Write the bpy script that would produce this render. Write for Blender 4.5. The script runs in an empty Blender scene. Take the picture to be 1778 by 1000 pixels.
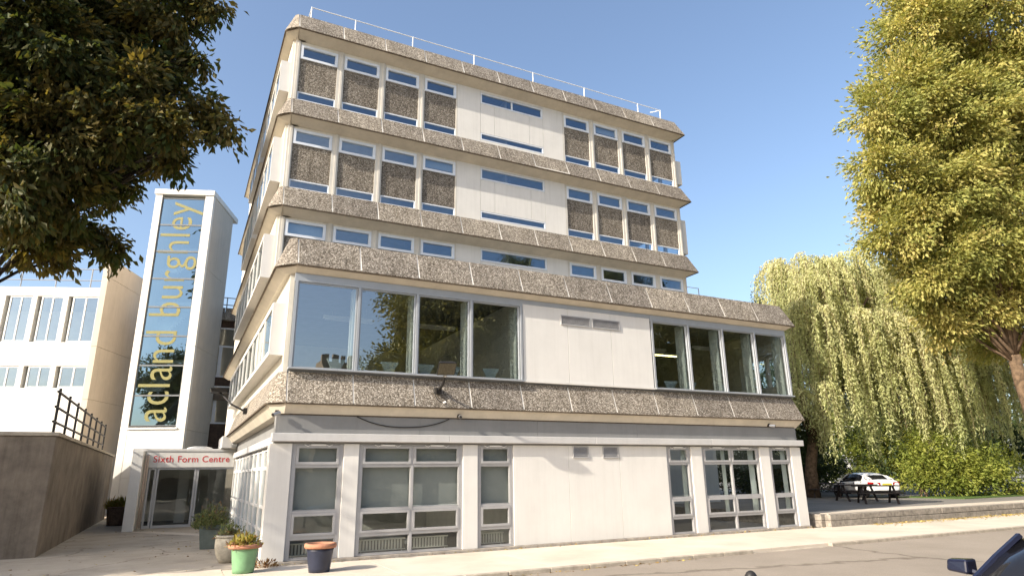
import bpy, bmesh, math, random
import numpy as np
from mathutils import Vector, Matrix
random.seed(7)
RNG = np.random.default_rng(7)
S = bpy.context.scene
COL = S.collection
R = math.radians

# ------------------------------------------------------------------ camera
CAM = Vector((-2.0627, -15.3858, 1.7891))
a_, b_, c_ = R(26.9947), R(16.1975), R(-.83325)
fw = Vector((math.sin(a_)*math.cos(b_), math.cos(a_)*math.cos(b_), math.sin(b_)))
rt = fw.cross(Vector((0, 0, 1))).normalized()
up = rt.cross(fw)
r2 = math.cos(c_)*rt + math.sin(c_)*up
u2 = -math.sin(c_)*rt + math.cos(c_)*up
cd = bpy.data.cameras.new('camera')
cd.sensor_width = 36
cd.lens = 36*1113.37/1778
cd.clip_start = .05
cd.clip_end = 3000
cam = bpy.data.objects.new('camera', cd)
COL.objects.link(cam)
M3 = Matrix((r2, u2, -fw)).transposed()
cam.matrix_world = Matrix.Translation(CAM) @ M3.to_4x4()
S.camera = cam

# ------------------------------------------------------------------ light
SUN = Vector((4.4, 1.0, -2.55)).normalized()        # direction the light travels
ELEV = math.asin(-SUN.z)
w = bpy.data.worlds.new('World')
S.world = w
w.use_nodes = True
nt = w.node_tree
nt.nodes.clear()
sky = nt.nodes.new('ShaderNodeTexSky')
sky.sky_type = 'NISHITA'
sky.sun_disc = False
sky.sun_elevation = ELEV
sky.sun_rotation = math.atan2(-SUN.x, -SUN.y)
sky.altitude = 50
sky.air_density = 1.0
sky.dust_density = 3.0
sky.ozone_density = 1.3
bg = nt.nodes.new('ShaderNodeBackground')
bg.inputs['Strength'].default_value = .121
wo = nt.nodes.new('ShaderNodeOutputWorld')
nt.links.new(sky.outputs[0], bg.inputs[0])
nt.links.new(bg.outputs[0], wo.inputs[0])
sl = bpy.data.lights.new('sun', 'SUN')
sl.energy = 3.5
sl.angle = R(.53)
sl.color = (1, .91, .78)
so = bpy.data.objects.new('sun', sl)
COL.objects.link(so)
so.location = (-40, -10, 40)
so.rotation_euler = SUN.to_track_quat('-Z', 'Y').to_euler()
S.view_settings.view_transform = 'Standard'
S.view_settings.look = 'None'
S.view_settings.gamma = 1
S.view_settings.use_curve_mapping = False
S.view_settings.exposure = 1.21
S.render.engine = 'CYCLES'
S.cycles.max_bounces = 8
S.cycles.transparent_max_bounces = 16
S.cycles.glossy_bounces = 4
S.cycles.diffuse_bounces = 4

# ------------------------------------------------------------------ materials
def newmat(name):
    m = bpy.data.materials.new(name)
    m.use_nodes = True
    t = m.node_tree
    t.nodes.clear()
    o = t.nodes.new('ShaderNodeOutputMaterial')
    return m, t, o

def N(t, kind, **kw):
    n = t.nodes.new(kind)
    for k, v in kw.items():
        if k in n.inputs: n.inputs[k].default_value = v
        else: setattr(n, k, v)
    return n

def ramp(t, fac, stops):
    n = t.nodes.new('ShaderNodeValToRGB')
    while len(n.color_ramp.elements) < len(stops): n.color_ramp.elements.new(.5)
    for e, (p, c) in zip(n.color_ramp.elements, stops):
        e.position = p
        e.color = (*c, 1) if len(c) == 3 else c
    t.links.new(fac, n.inputs[0])
    return n

def c4(c): return (c[0], c[1], c[2], 1)

def mat_plain(name, col, rough=.6, metal=0, var=.06, scale=3.0, bump=0, bscale=40, streak=0, spec=.3):
    """painted or cast surface: base colour with faint blotches, optional vertical rain streaks, fine bump"""
    m, t, o = newmat(name)
    p = N(t, 'ShaderNodeBsdfPrincipled', Roughness=rough, Metallic=metal)
    p.inputs['Specular IOR Level'].default_value = spec
    geo = N(t, 'ShaderNodeNewGeometry')
    no = N(t, 'ShaderNodeTexNoise', Scale=scale, Detail=6.0, Roughness=.65)
    t.links.new(geo.outputs['Position'], no.inputs['Vector'])
    lo = [max(0, x*(1-var*2.2)) for x in col]
    hi = [min(1, x*(1+var)) for x in col]
    rp = ramp(t, no.outputs[0], [(.3, lo), (.68, hi)])
    cout = rp.outputs[0]
    if streak:
        mp = N(t, 'ShaderNodeMapping')
        mp.inputs['Scale'].default_value = (7, 7, .35)
        t.links.new(geo.outputs['Position'], mp.inputs[0])
        n2 = N(t, 'ShaderNodeTexNoise', Scale=1.0, Detail=5.0, Roughness=.7)
        t.links.new(mp.outputs[0], n2.inputs['Vector'])
        r3 = ramp(t, n2.outputs[0], [(.46, (1, 1, 1)), (.72, (1-streak, 1-streak*1.05, 1-streak*1.15))])
        mx = N(t, 'ShaderNodeMixRGB', blend_type='MULTIPLY')
        mx.inputs[0].default_value = 1
        t.links.new(cout, mx.inputs[1]); t.links.new(r3.outputs[0], mx.inputs[2])
        cout = mx.outputs[0]
    t.links.new(cout, p.inputs['Base Color'])
    if bump:
        nb = N(t, 'ShaderNodeTexNoise', Scale=bscale, Detail=4.0)
        t.links.new(geo.outputs['Position'], nb.inputs['Vector'])
        b = N(t, 'ShaderNodeBump', Strength=bump, Distance=.01)
        t.links.new(nb.outputs[0], b.inputs['Height'])
        t.links.new(b.outputs[0], p.inputs['Normal'])
    t.links.new(p.outputs[0], o.inputs[0])
    return m

def mat_aggregate(name, k=1.0, scale=26):
    m, t, o = newmat(name)
    p = N(t, 'ShaderNodeBsdfPrincipled', Roughness=.85)
    p.inputs['Specular IOR Level'].default_value = .25
    geo = N(t, 'ShaderNodeNewGeometry')
    v = N(t, 'ShaderNodeTexVoronoi', Scale=scale)
    nz = N(t, 'ShaderNodeTexNoise', Scale=scale*.8, Detail=2.0)
    t.links.new(geo.outputs['Position'], nz.inputs['Vector'])
    vm = N(t, 'ShaderNodeVectorMath', operation='MULTIPLY_ADD')
    vm.inputs[1].default_value = (.03, .03, .03)
    t.links.new(nz.outputs['Color'], vm.inputs[0]); t.links.new(geo.outputs['Position'], vm.inputs[2])
    t.links.new(vm.outputs[0], v.inputs['Vector'])
    # pebble colours
    sep = N(t, 'ShaderNodeSeparateColor')
    t.links.new(v.outputs['Color'], sep.inputs[0])
    peb = ramp(t, sep.outputs[0], [(0, (.145*k, .13*k, .11*k)), (.3, (.24*k, .22*k, .19*k)), (.62, (.32*k, .295*k, .257*k)), (.9, (.42*k, .39*k, .345*k)), (1, (.55*k, .52*k, .47*k))])
    gap = ramp(t, v.outputs['Distance'], [(.32, (1, 1, 1)), (.68, (.46, .43, .40))])
    mx = N(t, 'ShaderNodeMixRGB', blend_type='MULTIPLY'); mx.inputs[0].default_value = 1
    t.links.new(peb.outputs[0], mx.inputs[1]); t.links.new(gap.outputs[0], mx.inputs[2])
    st = N(t, 'ShaderNodeTexNoise', Scale=.9, Detail=6.0, Roughness=.7)
    mp = N(t, 'ShaderNodeMapping'); mp.inputs['Scale'].default_value = (1.6, 1.6, .8)
    t.links.new(geo.outputs['Position'], mp.inputs[0]); t.links.new(mp.outputs[0], st.inputs['Vector'])
    sr = ramp(t, st.outputs[0], [(.3, (.70, .68, .66)), (.7, (1.1, 1.08, 1.04))])
    m2 = N(t, 'ShaderNodeMixRGB', blend_type='MULTIPLY'); m2.inputs[0].default_value = 1
    t.links.new(mx.outputs[0], m2.inputs[1]); t.links.new(sr.outputs[0], m2.inputs[2])
    oi = N(t, 'ShaderNodeObjectInfo')
    orr = ramp(t, oi.outputs['Random'], [(0, (.84, .84, .86)), (1, (1.14, 1.13, 1.11))])
    m4 = N(t, 'ShaderNodeMixRGB', blend_type='MULTIPLY'); m4.inputs[0].default_value = 1
    t.links.new(m2.outputs[0], m4.inputs[1]); t.links.new(orr.outputs[0], m4.inputs[2])
    mps = N(t, 'ShaderNodeMapping'); mps.inputs['Scale'].default_value = (5, 5, .5)
    t.links.new(geo.outputs['Position'], mps.inputs[0])
    ns = N(t, 'ShaderNodeTexNoise', Scale=1.0, Detail=5.0, Roughness=.7); t.links.new(mps.outputs[0], ns.inputs['Vector'])
    rs = ramp(t, ns.outputs[0], [(.48, (1, 1, 1)), (.75, (.68, .66, .62))])
    m5 = N(t, 'ShaderNodeMixRGB', blend_type='MULTIPLY'); m5.inputs[0].default_value = 1
    t.links.new(m4.outputs[0], m5.inputs[1]); t.links.new(rs.outputs[0], m5.inputs[2])
    t.links.new(m5.outputs[0], p.inputs['Base Color'])
    inv = N(t, 'ShaderNodeMath', operation='SUBTRACT'); inv.inputs[0].default_value = 1
    t.links.new(v.outputs['Distance'], inv.inputs[1])
    b = N(t, 'ShaderNodeBump', Strength=.55, Distance=.012)
    t.links.new(inv.outputs[0], b.inputs['Height'])
    t.links.new(b.outputs[0], p.inputs['Normal'])
    t.links.new(p.outputs[0], o.inputs[0])
    return m

def mat_glass(name, tint=(.8, .86, .84), refl=.10, gcol=(1, 1, 1), rough=.0, wav=.02):
    m, t, o = newmat(name)
    tr = N(t, 'ShaderNodeBsdfTransparent'); tr.inputs[0].default_value = c4(tint)
    gl = N(t, 'ShaderNodeBsdfGlossy', Roughness=rough); gl.inputs[0].default_value = c4(gcol)
    geo = N(t, 'ShaderNodeNewGeometry')
    nz = N(t, 'ShaderNodeTexNoise', Scale=1.1, Detail=1.0)
    t.links.new(geo.outputs['Position'], nz.inputs['Vector'])
    b = N(t, 'ShaderNodeBump', Strength=wav, Distance=.2)
    t.links.new(nz.outputs[0], b.inputs['Height'])
    t.links.new(b.outputs[0], gl.inputs['Normal'])
    dt = N(t, 'ShaderNodeVectorMath', operation='DOT_PRODUCT')
    t.links.new(geo.outputs['Normal'], dt.inputs[0]); t.links.new(geo.outputs['Incoming'], dt.inputs[1])
    ab = N(t, 'ShaderNodeMath', operation='ABSOLUTE'); t.links.new(dt.outputs['Value'], ab.inputs[0])
    om = N(t, 'ShaderNodeMath', operation='SUBTRACT'); om.inputs[0].default_value = 1; t.links.new(ab.outputs[0], om.inputs[1])
    pw = N(t, 'ShaderNodeMath', operation='POWER'); pw.inputs[1].default_value = 4.5; t.links.new(om.outputs[0], pw.inputs[0])
    ma = N(t, 'ShaderNodeMath', operation='MULTIPLY_ADD', use_clamp=True)
    ma.inputs[1].default_value = .85; ma.inputs[2].default_value = refl
    t.links.new(pw.outputs[0], ma.inputs[0])
    mx = N(t, 'ShaderNodeMixShader')
    t.links.new(ma.outputs[0], mx.inputs[0]); t.links.new(tr.outputs[0], mx.inputs[1]); t.links.new(gl.outputs[0], mx.inputs[2])
    t.links.new(mx.outputs[0], o.inputs[0])
    return m

def mat_leaf(name, cols, trans=.35, tcol=None, rough=.55):
    """leaf: colour by the leaf's own random tint, some light through it"""
    m, t, o = newmat(name)
    at = N(t, 'ShaderNodeAttribute', attribute_name='tint')
    n = len(cols)
    rp = ramp(t, at.outputs['Fac'], [(i/(n-1), c) for i, c in enumerate(cols)])
    d = N(t, 'ShaderNodeBsdfPrincipled', Roughness=rough)
    d.inputs['Specular IOR Level'].default_value = .25
    t.links.new(rp.outputs[0], d.inputs['Base Color'])
    tl = N(t, 'ShaderNodeBsdfTranslucent')
    mx2 = N(t, 'ShaderNodeMixRGB', blend_type='MULTIPLY'); mx2.inputs[0].default_value = 1
    mx2.inputs[2].default_value = c4(tcol or (1.5, 1.35, .6))
    t.links.new(rp.outputs[0], mx2.inputs[1]); t.links.new(mx2.outputs[0], tl.inputs[0])
    mx = N(t, 'ShaderNodeMixShader'); mx.inputs[0].default_value = trans
    t.links.new(d.outputs[0], mx.inputs[1]); t.links.new(tl.outputs[0], mx.inputs[2])
    t.links.new(mx.outputs[0], o.inputs[0])
    return m

def mat_ground(name, c0, c1, c2, scale=.6, grain=60, gk=.18, bump=.3, rough=.9, crack=0):
    m, t, o = newmat(name)
    p = N(t, 'ShaderNodeBsdfPrincipled', Roughness=rough)
    p.inputs['Specular IOR Level'].default_value = .2
    geo = N(t, 'ShaderNodeNewGeometry')
    n1 = N(t, 'ShaderNodeTexNoise', Scale=scale, Detail=8.0, Roughness=.65)
    n2 = N(t, 'ShaderNodeTexNoise', Scale=grain, Detail=3.0)
    for n in (n1, n2): t.links.new(geo.outputs['Position'], n.inputs['Vector'])
    r1 = ramp(t, n1.outputs[0], [(.28, c0), (.5, c1), (.72, c2)])
    r3 = ramp(t, n2.outputs[0], [(.3, (1-gk,)*3), (.7, (1+gk,)*3)])
    mx = N(t, 'ShaderNodeMixRGB', blend_type='MULTIPLY'); mx.inputs[0].default_value = 1
    t.links.new(r1.outputs[0], mx.inputs[1]); t.links.new(r3.outputs[0], mx.inputs[2])
    cout = mx.outputs[0]
    if crack:
        v = N(t, 'ShaderNodeTexVoronoi', Scale=crack, feature='DISTANCE_TO_EDGE')
        nn = N(t, 'ShaderNodeTexNoise', Scale=2.0, Detail=4.0)
        t.links.new(geo.outputs['Position'], nn.inputs['Vector'])
        va = N(t, 'ShaderNodeVectorMath', operation='MULTIPLY_ADD'); va.inputs[1].default_value = (.6, .6, .6)
        t.links.new(nn.outputs['Color'], va.inputs[0]); t.links.new(geo.outputs['Position'], va.inputs[2])
        t.links.new(va.outputs[0], v.inputs['Vector'])
        rc = ramp(t, v.outputs[0], [(.0, (.45, .43, .4)), (.012, (1, 1, 1))])
        m3 = N(t, 'ShaderNodeMixRGB', blend_type='MULTIPLY'); m3.inputs[0].default_value = .8
        t.links.new(cout, m3.inputs[1]); t.links.new(rc.outputs[0], m3.inputs[2])
        cout = m3.outputs[0]
    t.links.new(cout, p.inputs['Base Color'])
    b = N(t, 'ShaderNodeBump', Strength=bump, Distance=.008)
    t.links.new(n2.outputs[0], b.inputs['Height']); t.links.new(b.outputs[0], p.inputs['Normal'])
    t.links.new(p.outputs[0], o.inputs[0])
    return m

def mat_emit(name, col, st):
    m, t, o = newmat(name)
    e = N(t, 'ShaderNodeEmission', Strength=st); e.inputs[0].default_value = c4(col)
    t.links.new(e.outputs[0], o.inputs[0])
    return m

MT = dict(
    wall=mat_plain('painted_wall', (.69, .67, .63), .55, var=.025, scale=1.2, bump=.03, bscale=18, streak=.055),
    towerwall=mat_plain('painted_wall_upper', (.68, .66, .62), .6, var=.03, scale=1.2, bump=.03, bscale=18, streak=.08),
    soffit=mat_plain('soffit_paint', (.60, .54, .44), .7, var=.07, scale=1.6, streak=.05),
    cream=mat_plain('cream_paint', (.70, .66, .57), .6, var=.05, scale=2.2, streak=.10),
    postpaint=mat_plain('post_paint', (.60, .57, .51), .6, var=.05, scale=2.2, streak=.06),
    joint=mat_plain('mortar_joint', (.74, .71, .65), .8, var=.10, scale=5),
    agg=mat_aggregate('exposed_aggregate', 1.2, 33),
    agg2=mat_aggregate('exposed_aggregate_infill', .98, 33),
    drip=mat_plain('drip_dirt_gap_shade', (.10, .075, .05), .9, var=.25, scale=8),
    alu=mat_plain('aluminium_frame', (.40, .42, .44), .38, metal=.25, var=.03, scale=4, spec=.5),
    alud=mat_plain('aluminium_dark_sill_shade', (.16, .17, .18), .5, metal=.2, var=.05),
    upvc=mat_plain('window_frame_pale', (.70, .74, .80), .4, var=.03, scale=4, spec=.5),
    gframe=mat_plain('window_frame_grey', (.39, .385, .385), .42, metal=.1, var=.04, scale=4, spec=.5),
    fascia=mat_plain('fascia_board', (.23, .23, .225), .5, var=.05, scale=1.3, streak=.06),
    cornice=mat_plain('cornice_metal', (.55, .54, .525), .42, metal=.05, var=.04, scale=1.5, streak=.05),
    plinth=mat_plain('plinth_concrete', (.42, .37, .31), .9, var=.18, scale=5, bump=.3),
    glass_up=mat_glass('glass_upper', (.60, .66, .72), .24, (.62, .80, 1.0), wav=.05),
    glass_big=mat_glass('glass_big', (.80, .85, .83), .36, (.96, .98, 1.0)),
    glass_gf=mat_glass('glass_ground', (.80, .825, .81), .07, (.95, 1, 1)),
    glass_st=mat_glass('glass_stair', (.40, .48, .52), .27, (.48, .74, 1.0)),
    room=mat_plain('room_paint', (.66, .65, .60), .8, var=.06),
    roomd=mat_plain('room_dark', (.16, .15, .13), .8, var=.1),
    ceil=mat_plain('ceiling_tiles', (.72, .72, .69), .8, var=.05),
    carpet=mat_plain('carpet', (.13, .14, .15), .95, var=.15, scale=9),
    fin=mat_plain('pale_reveal', (.66, .71, .69), .5, var=.03),
    blind=mat_plain('blind_cloth', (.33, .345, .335), .8, var=.03),
    radiator=mat_plain('radiator_paint', (.56, .54, .46), .45, var=.03),
    chair=mat_plain('chair_plastic', (.66, .76, .78), .45, var=.04),
    steel=mat_plain('steel_tube', (.42, .42, .42), .35, metal=.7, var=.04),
    white=mat_plain('white_metal', (.78, .78, .76), .4, var=.03),
    dark=mat_plain('black_metal', (.025, .023, .022), .5, var=.2),
    lens=mat_plain('lamp_lens', (.10, .085, .05), .25, var=.2, scale=25, spec=.6),
    pinkish=mat_plain('drainpipe_paint', (.50, .40, .34), .5, var=.06),
    red=mat_plain('red_lettering', (.55, .035, .035), .45, var=.04),
    yellow=mat_plain('yellow_lettering', (.23, .215, .085), .5, var=.05),
    brick=mat_plain('dark_brick', (.09, .06, .045), .85, var=.2, scale=6, bump=.3),
    beige=mat_plain('beige_render', (.55, .49, .41), .75, var=.04, scale=1.0, streak=.10, bump=.05),
    terrace=mat_plain('stained_concrete', (.20, .165, .13), .9, var=.2, scale=1.2, bump=.3, streak=.25),
    roof=mat_plain('roof_felt', (.16, .16, .155), .9, var=.1),
    asphalt=mat_ground('asphalt', (.24, .205, .165), (.28, .24, .195), (.32, .275, .225), .35, 90, .22, .35, crack=.12),
    tarmac=mat_ground('car_park_tarmac', (.17, .16, .145), (.21, .195, .175), (.25, .23, .205), .5, 90, .2, .3),
    paving=mat_ground('pavement_concrete', (.46, .40, .32), (.56, .49, .40), (.64, .57, .48), .55, 70, .10, .25),
    court=mat_ground('courtyard_concrete', (.30, .26, .21), (.40, .35, .28), (.48, .42, .34), .7, 60, .12, .25, crack=.35),
    kerb=mat_plain('kerb_stone', (.40, .35, .28), .9, var=.15, scale=4, bump=.3),
    soil=mat_ground('soil', (.05, .04, .03), (.08, .06, .04), (.11, .09, .06), 3, 60, .3, .6),
    grass=mat_ground('lawn', (.05, .09, .02), (.08, .13, .03), (.11, .16, .04), 2, 40, .35, .8),
    field=mat_ground('open_ground', (.12, .12, .08), (.16, .15, .11), (.20, .18, .14), .08, 8, .2, .2),
    timber=mat_plain('weathered_timber', (.28, .25, .21), .9, var=.22, scale=7, bump=.5, bscale=30),
    benchwood=mat_plain('dark_stained_wood', (.035, .026, .022), .7, var=.2, scale=9),
    bark=mat_plain('bark', (.14, .095, .06), .95, var=.3, scale=6, bump=.8, bscale=14),
    barkd=mat_plain('dark_bark', (.035, .028, .02), .95, var=.3, scale=6, bump=.8, bscale=14),
    potblue=mat_plain('blue_glaze', (.018, .023, .045), .35, var=.12, scale=8, spec=.5),
    potgreen=mat_plain('green_glaze', (.17, .33, .17), .4, var=.08, scale=6, spec=.5),
    terra=mat_plain('terracotta', (.42, .20, .12), .8, var=.12, scale=9),
    potstone=mat_plain('stone_urn', (.36, .33, .27), .85, var=.15, scale=8, bump=.3),
    potgrey=mat_plain('grey_planter', (.10, .12, .11), .6, var=.12, scale=5),
    pottub=mat_plain('wooden_tub', (.16, .10, .065), .85, var=.2, scale=9, bump=.3),
    carwhite=mat_plain('white_car_paint', (.74, .74, .74), .22, var=.0, spec=.6),
    carblue=mat_plain('dark_car_paint', (.012, .014, .03), .2, var=.0, spec=.6),
    carglass=mat_plain('car_glass', (.012, .012, .014), .08, var=.0, spec=.6),
    tyre=mat_plain('tyre', (.018, .018, .018), .85, var=.1),
    rim=mat_plain('alloy_rim', (.45, .45, .46), .3, metal=.8, var=.0),
    tail=mat_plain('tail_lamp', (.30, .012, .012), .2, var=.0, spec=.6),
    plate=mat_plain('number_plate', (.50, .42, .06), .4, var=.0),
    whitehouse=mat_plain('white_render', (.75, .74, .72), .7, var=.04),
    stonedk=mat_plain('dark_stone', (.17, .14, .10), .9, var=.2, scale=1.5),
    slate=mat_plain('slate', (.09, .09, .10), .8, var=.15),
    tube=mat_emit('lit_tube', (1.0, .82, .30), 5.0),
    cable=mat_plain('cable_black', (.03, .03, .03), .6, var=.1),
)
LF = dict(
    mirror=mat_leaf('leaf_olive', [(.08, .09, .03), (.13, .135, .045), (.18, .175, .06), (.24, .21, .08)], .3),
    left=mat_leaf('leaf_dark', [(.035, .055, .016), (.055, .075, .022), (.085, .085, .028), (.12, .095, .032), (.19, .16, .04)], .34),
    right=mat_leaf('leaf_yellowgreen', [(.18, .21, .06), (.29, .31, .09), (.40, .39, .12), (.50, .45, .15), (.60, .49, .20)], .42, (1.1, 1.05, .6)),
    willow=mat_leaf('leaf_willow', [(.28, .32, .13), (.42, .45, .20), (.54, .55, .27), (.64, .62, .34), (.72, .67, .42)], .45, (1.1, 1.08, .75)),
    bush=mat_leaf('leaf_bush', [(.11, .15, .03), (.19, .23, .045), (.27, .30, .06), (.36, .35, .08)], .36),
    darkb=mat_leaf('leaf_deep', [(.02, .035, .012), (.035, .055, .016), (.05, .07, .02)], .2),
    con=mat_leaf('leaf_conifer', [(.035, .065, .05), (.05, .08, .06), (.07, .10, .07)], .15),
    pot=mat_leaf('leaf_pot', [(.06, .085, .035), (.10, .13, .05), (.15, .17, .07), (.20, .21, .10)], .25),
    potgold=mat_leaf('leaf_gold', [(.22, .17, .03), (.30, .24, .05), (.22, .24, .05), (.34, .20, .08)], .3),
    dry=mat_leaf('leaf_dry', [(.20, .10, .05), (.28, .16, .07), (.16, .08, .05), (.34, .24, .10)], .2),
    litter=mat_leaf('leaf_litter', [(.12, .06, .03), (.30, .20, .07), (.40, .32, .10), (.20, .12, .05)], .1),
)

# ------------------------------------------------------------------ builders
WL = {}
def wloc(o):
    v = Vector((0, 0, 0))
    while o is not None:
        v = v + o.location
        o = o.parent
    return v

def tag(o, label=None, cat=None, group=None, kind=None):
    if label: o['label'] = label
    if cat: o['category'] = cat
    if group: o['group'] = group
    if kind: o['kind'] = kind
    return o

def thing(name, loc, label, cat, rz=0, group=None):
    o = bpy.data.objects.new(name, None)
    COL.objects.link(o)
    o.location = loc
    o.rotation_euler = (0, 0, rz)
    o.empty_display_size = .2
    return tag(o, label, cat, group)

def place(me, name, parent=None, at=(0, 0, 0), local=False):
    """link a mesh; 'at' is a world position (or a position in the parent's frame when local)"""
    o = bpy.data.objects.new(name, me)
    COL.objects.link(o)
    if parent is not None:
        o.parent = parent
        o.location = Vector(at) if local else Vector(at) - wloc(parent)
    else:
        o.location = at
    return o

class MB:
    def __init__(s): s.v = []; s.f = []
    def add(s, vs, fs):
        n = len(s.v)
        s.v += [tuple(v) for v in vs]
        s.f += [tuple(i+n for i in f) for f in fs]
        return s
    def hexa(s, p):
        return s.add(p, [(0, 3, 2, 1), (4, 5, 6, 7), (0, 1, 5, 4), (1, 2, 6, 5), (2, 3, 7, 6), (3, 0, 4, 7)])
    def box(s, x0, y0, z0, x1, y1, z1):
        if x0 > x1: x0, x1 = x1, x0
        if y0 > y1: y0, y1 = y1, y0
        if z0 > z1: z0, z1 = z1, z0
        return s.hexa([(x0, y0, z0), (x1, y0, z0), (x1, y1, z0), (x0, y1, z0), (x0, y0, z1), (x1, y0, z1), (x1, y1, z1), (x0, y1, z1)])
    def tube(s, pts, r, n=8, cap=True):
        pts = [Vector(p) for p in pts]
        if not isinstance(r, (list, tuple)): r = [r]*len(pts)
        vs = []; fs = []
        d0 = (pts[1]-pts[0]).normalized()
        ax = Vector((0, 0, 1)) if abs(d0.z) < .9 else Vector((1, 0, 0))
        for i, p in enumerate(pts):
            d = (pts[min(i+1, len(pts)-1)] - pts[max(i-1, 0)]).normalized()
            s1 = d.cross(ax)
            if s1.length < 1e-4: s1 = d.cross(Vector((0, 1, 0)))
            s1.normalize(); s2 = d.cross(s1)
            for k in range(n):
                a = 2*math.pi*k/n
                vs.append(p + (s1*math.cos(a)+s2*math.sin(a))*r[i])
        for i in range(len(pts)-1):
            for k in range(n):
                fs.append((i*n+k, i*n+(k+1) % n, (i+1)*n+(k+1) % n, (i+1)*n+k))
        if cap:
            fs.append(tuple(range(n-1, -1, -1))); fs.append(tuple((len(pts)-1)*n+k for k in range(n)))
        return s.add(vs, fs)
    def lathe(s, prof, n=28, c=(0, 0, 0), cap=True):
        vs = []; fs = []
        for r, z in prof:
            for k in range(n):
                a = 2*math.pi*k/n
                vs.append((c[0]+r*math.cos(a), c[1]+r*math.sin(a), c[2]+z))
        for i in range(len(prof)-1):
            for k in range(n):
                fs.append((i*n+k, i*n+(k+1) % n, (i+1)*n+(k+1) % n, (i+1)*n+k))
        if cap:
            fs.append(tuple(range(n-1, -1, -1))); fs.append(tuple((len(prof)-1)*n+k for k in range(n)))
        return s.add(vs, fs)
    def prism_x(s, poly, x0, x1):
        n = len(poly)
        vs = [(x0, y, z) for y, z in poly]+[(x1, y, z) for y, z in poly]
        fs = [(i, (i+1) % n, n+(i+1) % n, n+i) for i in range(n)]+[tuple(range(n-1, -1, -1)), tuple(range(n, 2*n))]
        return s.add(vs, fs)
    def rings(s, rings, closed=True):
        """loft: list of equal rings of points"""
        n = len(rings[0]); vs = [p for r in rings for p in r]; fs = []
        for i in range(len(rings)-1):
            for k in range(n if closed else n-1):
                fs.append((i*n+k, i*n+(k+1) % n, (i+1)*n+(k+1) % n, (i+1)*n+k))
        fs.append(tuple(range(n-1, -1, -1))); fs.append(tuple((len(rings)-1)*n+k for k in range(n)))
        return s.add(vs, fs)
    def mesh(s, name, mat, smooth=False):
        me = bpy.data.meshes.new(name)
        me.from_pydata(s.v, [], s.f)
        bm = bmesh.new(); bm.from_mesh(me)
        bmesh.ops.recalc_face_normals(bm, faces=bm.faces)
        bm.to_mesh(me); bm.free()
        if smooth:
            for p in me.polygons: p.use_smooth = True
        me.materials.append(MT[mat] if isinstance(mat, str) else mat)
        return me
    def build(s, name, mat, parent=None, at=(0, 0, 0), smooth=False, local=False):
        return place(s.mesh(name, mat, smooth), name, parent, at, local)

def bevel(o, wdt=.01, seg=2):
    m = o.modifiers.new('bevel', 'BEVEL'); m.width = wdt; m.segments = seg; m.limit_method = 'ANGLE'
    return o

def struct(name, mb, mat, at=(0, 0, 0)):
    return tag(mb.build(name, mat, None, at), kind='structure')

def text_mesh(txt, name, mat, depth=.012, spacing=1.0, offset=0.0):
    cu = bpy.data.curves.new(name, 'FONT')
    cu.body = txt; cu.extrude = depth; cu.space_character = spacing; cu.resolution_u = 4; cu.offset = offset
    o = bpy.data.objects.new(name, cu); COL.objects.link(o)
    dg = bpy.context.evaluated_depsgraph_get()
    me = bpy.data.meshes.new_from_object(o.evaluated_get(dg))
    COL.objects.unlink(o); bpy.data.objects.remove(o); bpy.data.curves.remove(cu)
    me.materials.clear(); me.materials.append(MT[mat])
    return me

def place_letters(me, parent, mat, axis, local=False):
    """split a lettering mesh into its letters (dots stay with their stems) and link each as a part"""
    n = len(me.vertices); par = list(range(n))
    def find(i):
        while par[i] != i: par[i] = par[par[i]]; i = par[i]
        return i
    for e in me.edges:
        a, b = find(e.vertices[0]), find(e.vertices[1])
        if a != b: par[a] = b
    isl = {}
    for i in range(n): isl.setdefault(find(i), []).append(i)
    groups = []
    for vs in sorted(isl.values(), key=lambda v: min(me.vertices[i].co[axis] for i in v)):
        lo = min(me.vertices[i].co[axis] for i in vs); hi = max(me.vertices[i].co[axis] for i in vs)
        if groups and min(hi, groups[-1][1])-max(lo, groups[-1][0]) > .6*min(hi-lo, groups[-1][1]-groups[-1][0]):
            g_ = groups[-1]; g_[0] = min(lo, g_[0]); g_[1] = max(hi, g_[1]); g_[2] += vs
        else: groups.append([lo, hi, list(vs)])
    for lo, hi, vs in groups:
        mp_ = {v: k for k, v in enumerate(vs)}
        m2 = bpy.data.meshes.new('letter')
        m2.from_pydata([tuple(me.vertices[v].co) for v in vs], [], [tuple(mp_[v] for v in p.vertices) for p in me.polygons if p.vertices[0] in mp_])
        m2.materials.append(MT[mat])
        place(m2, 'letter', parent, (0, 0, 0), local)

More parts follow.
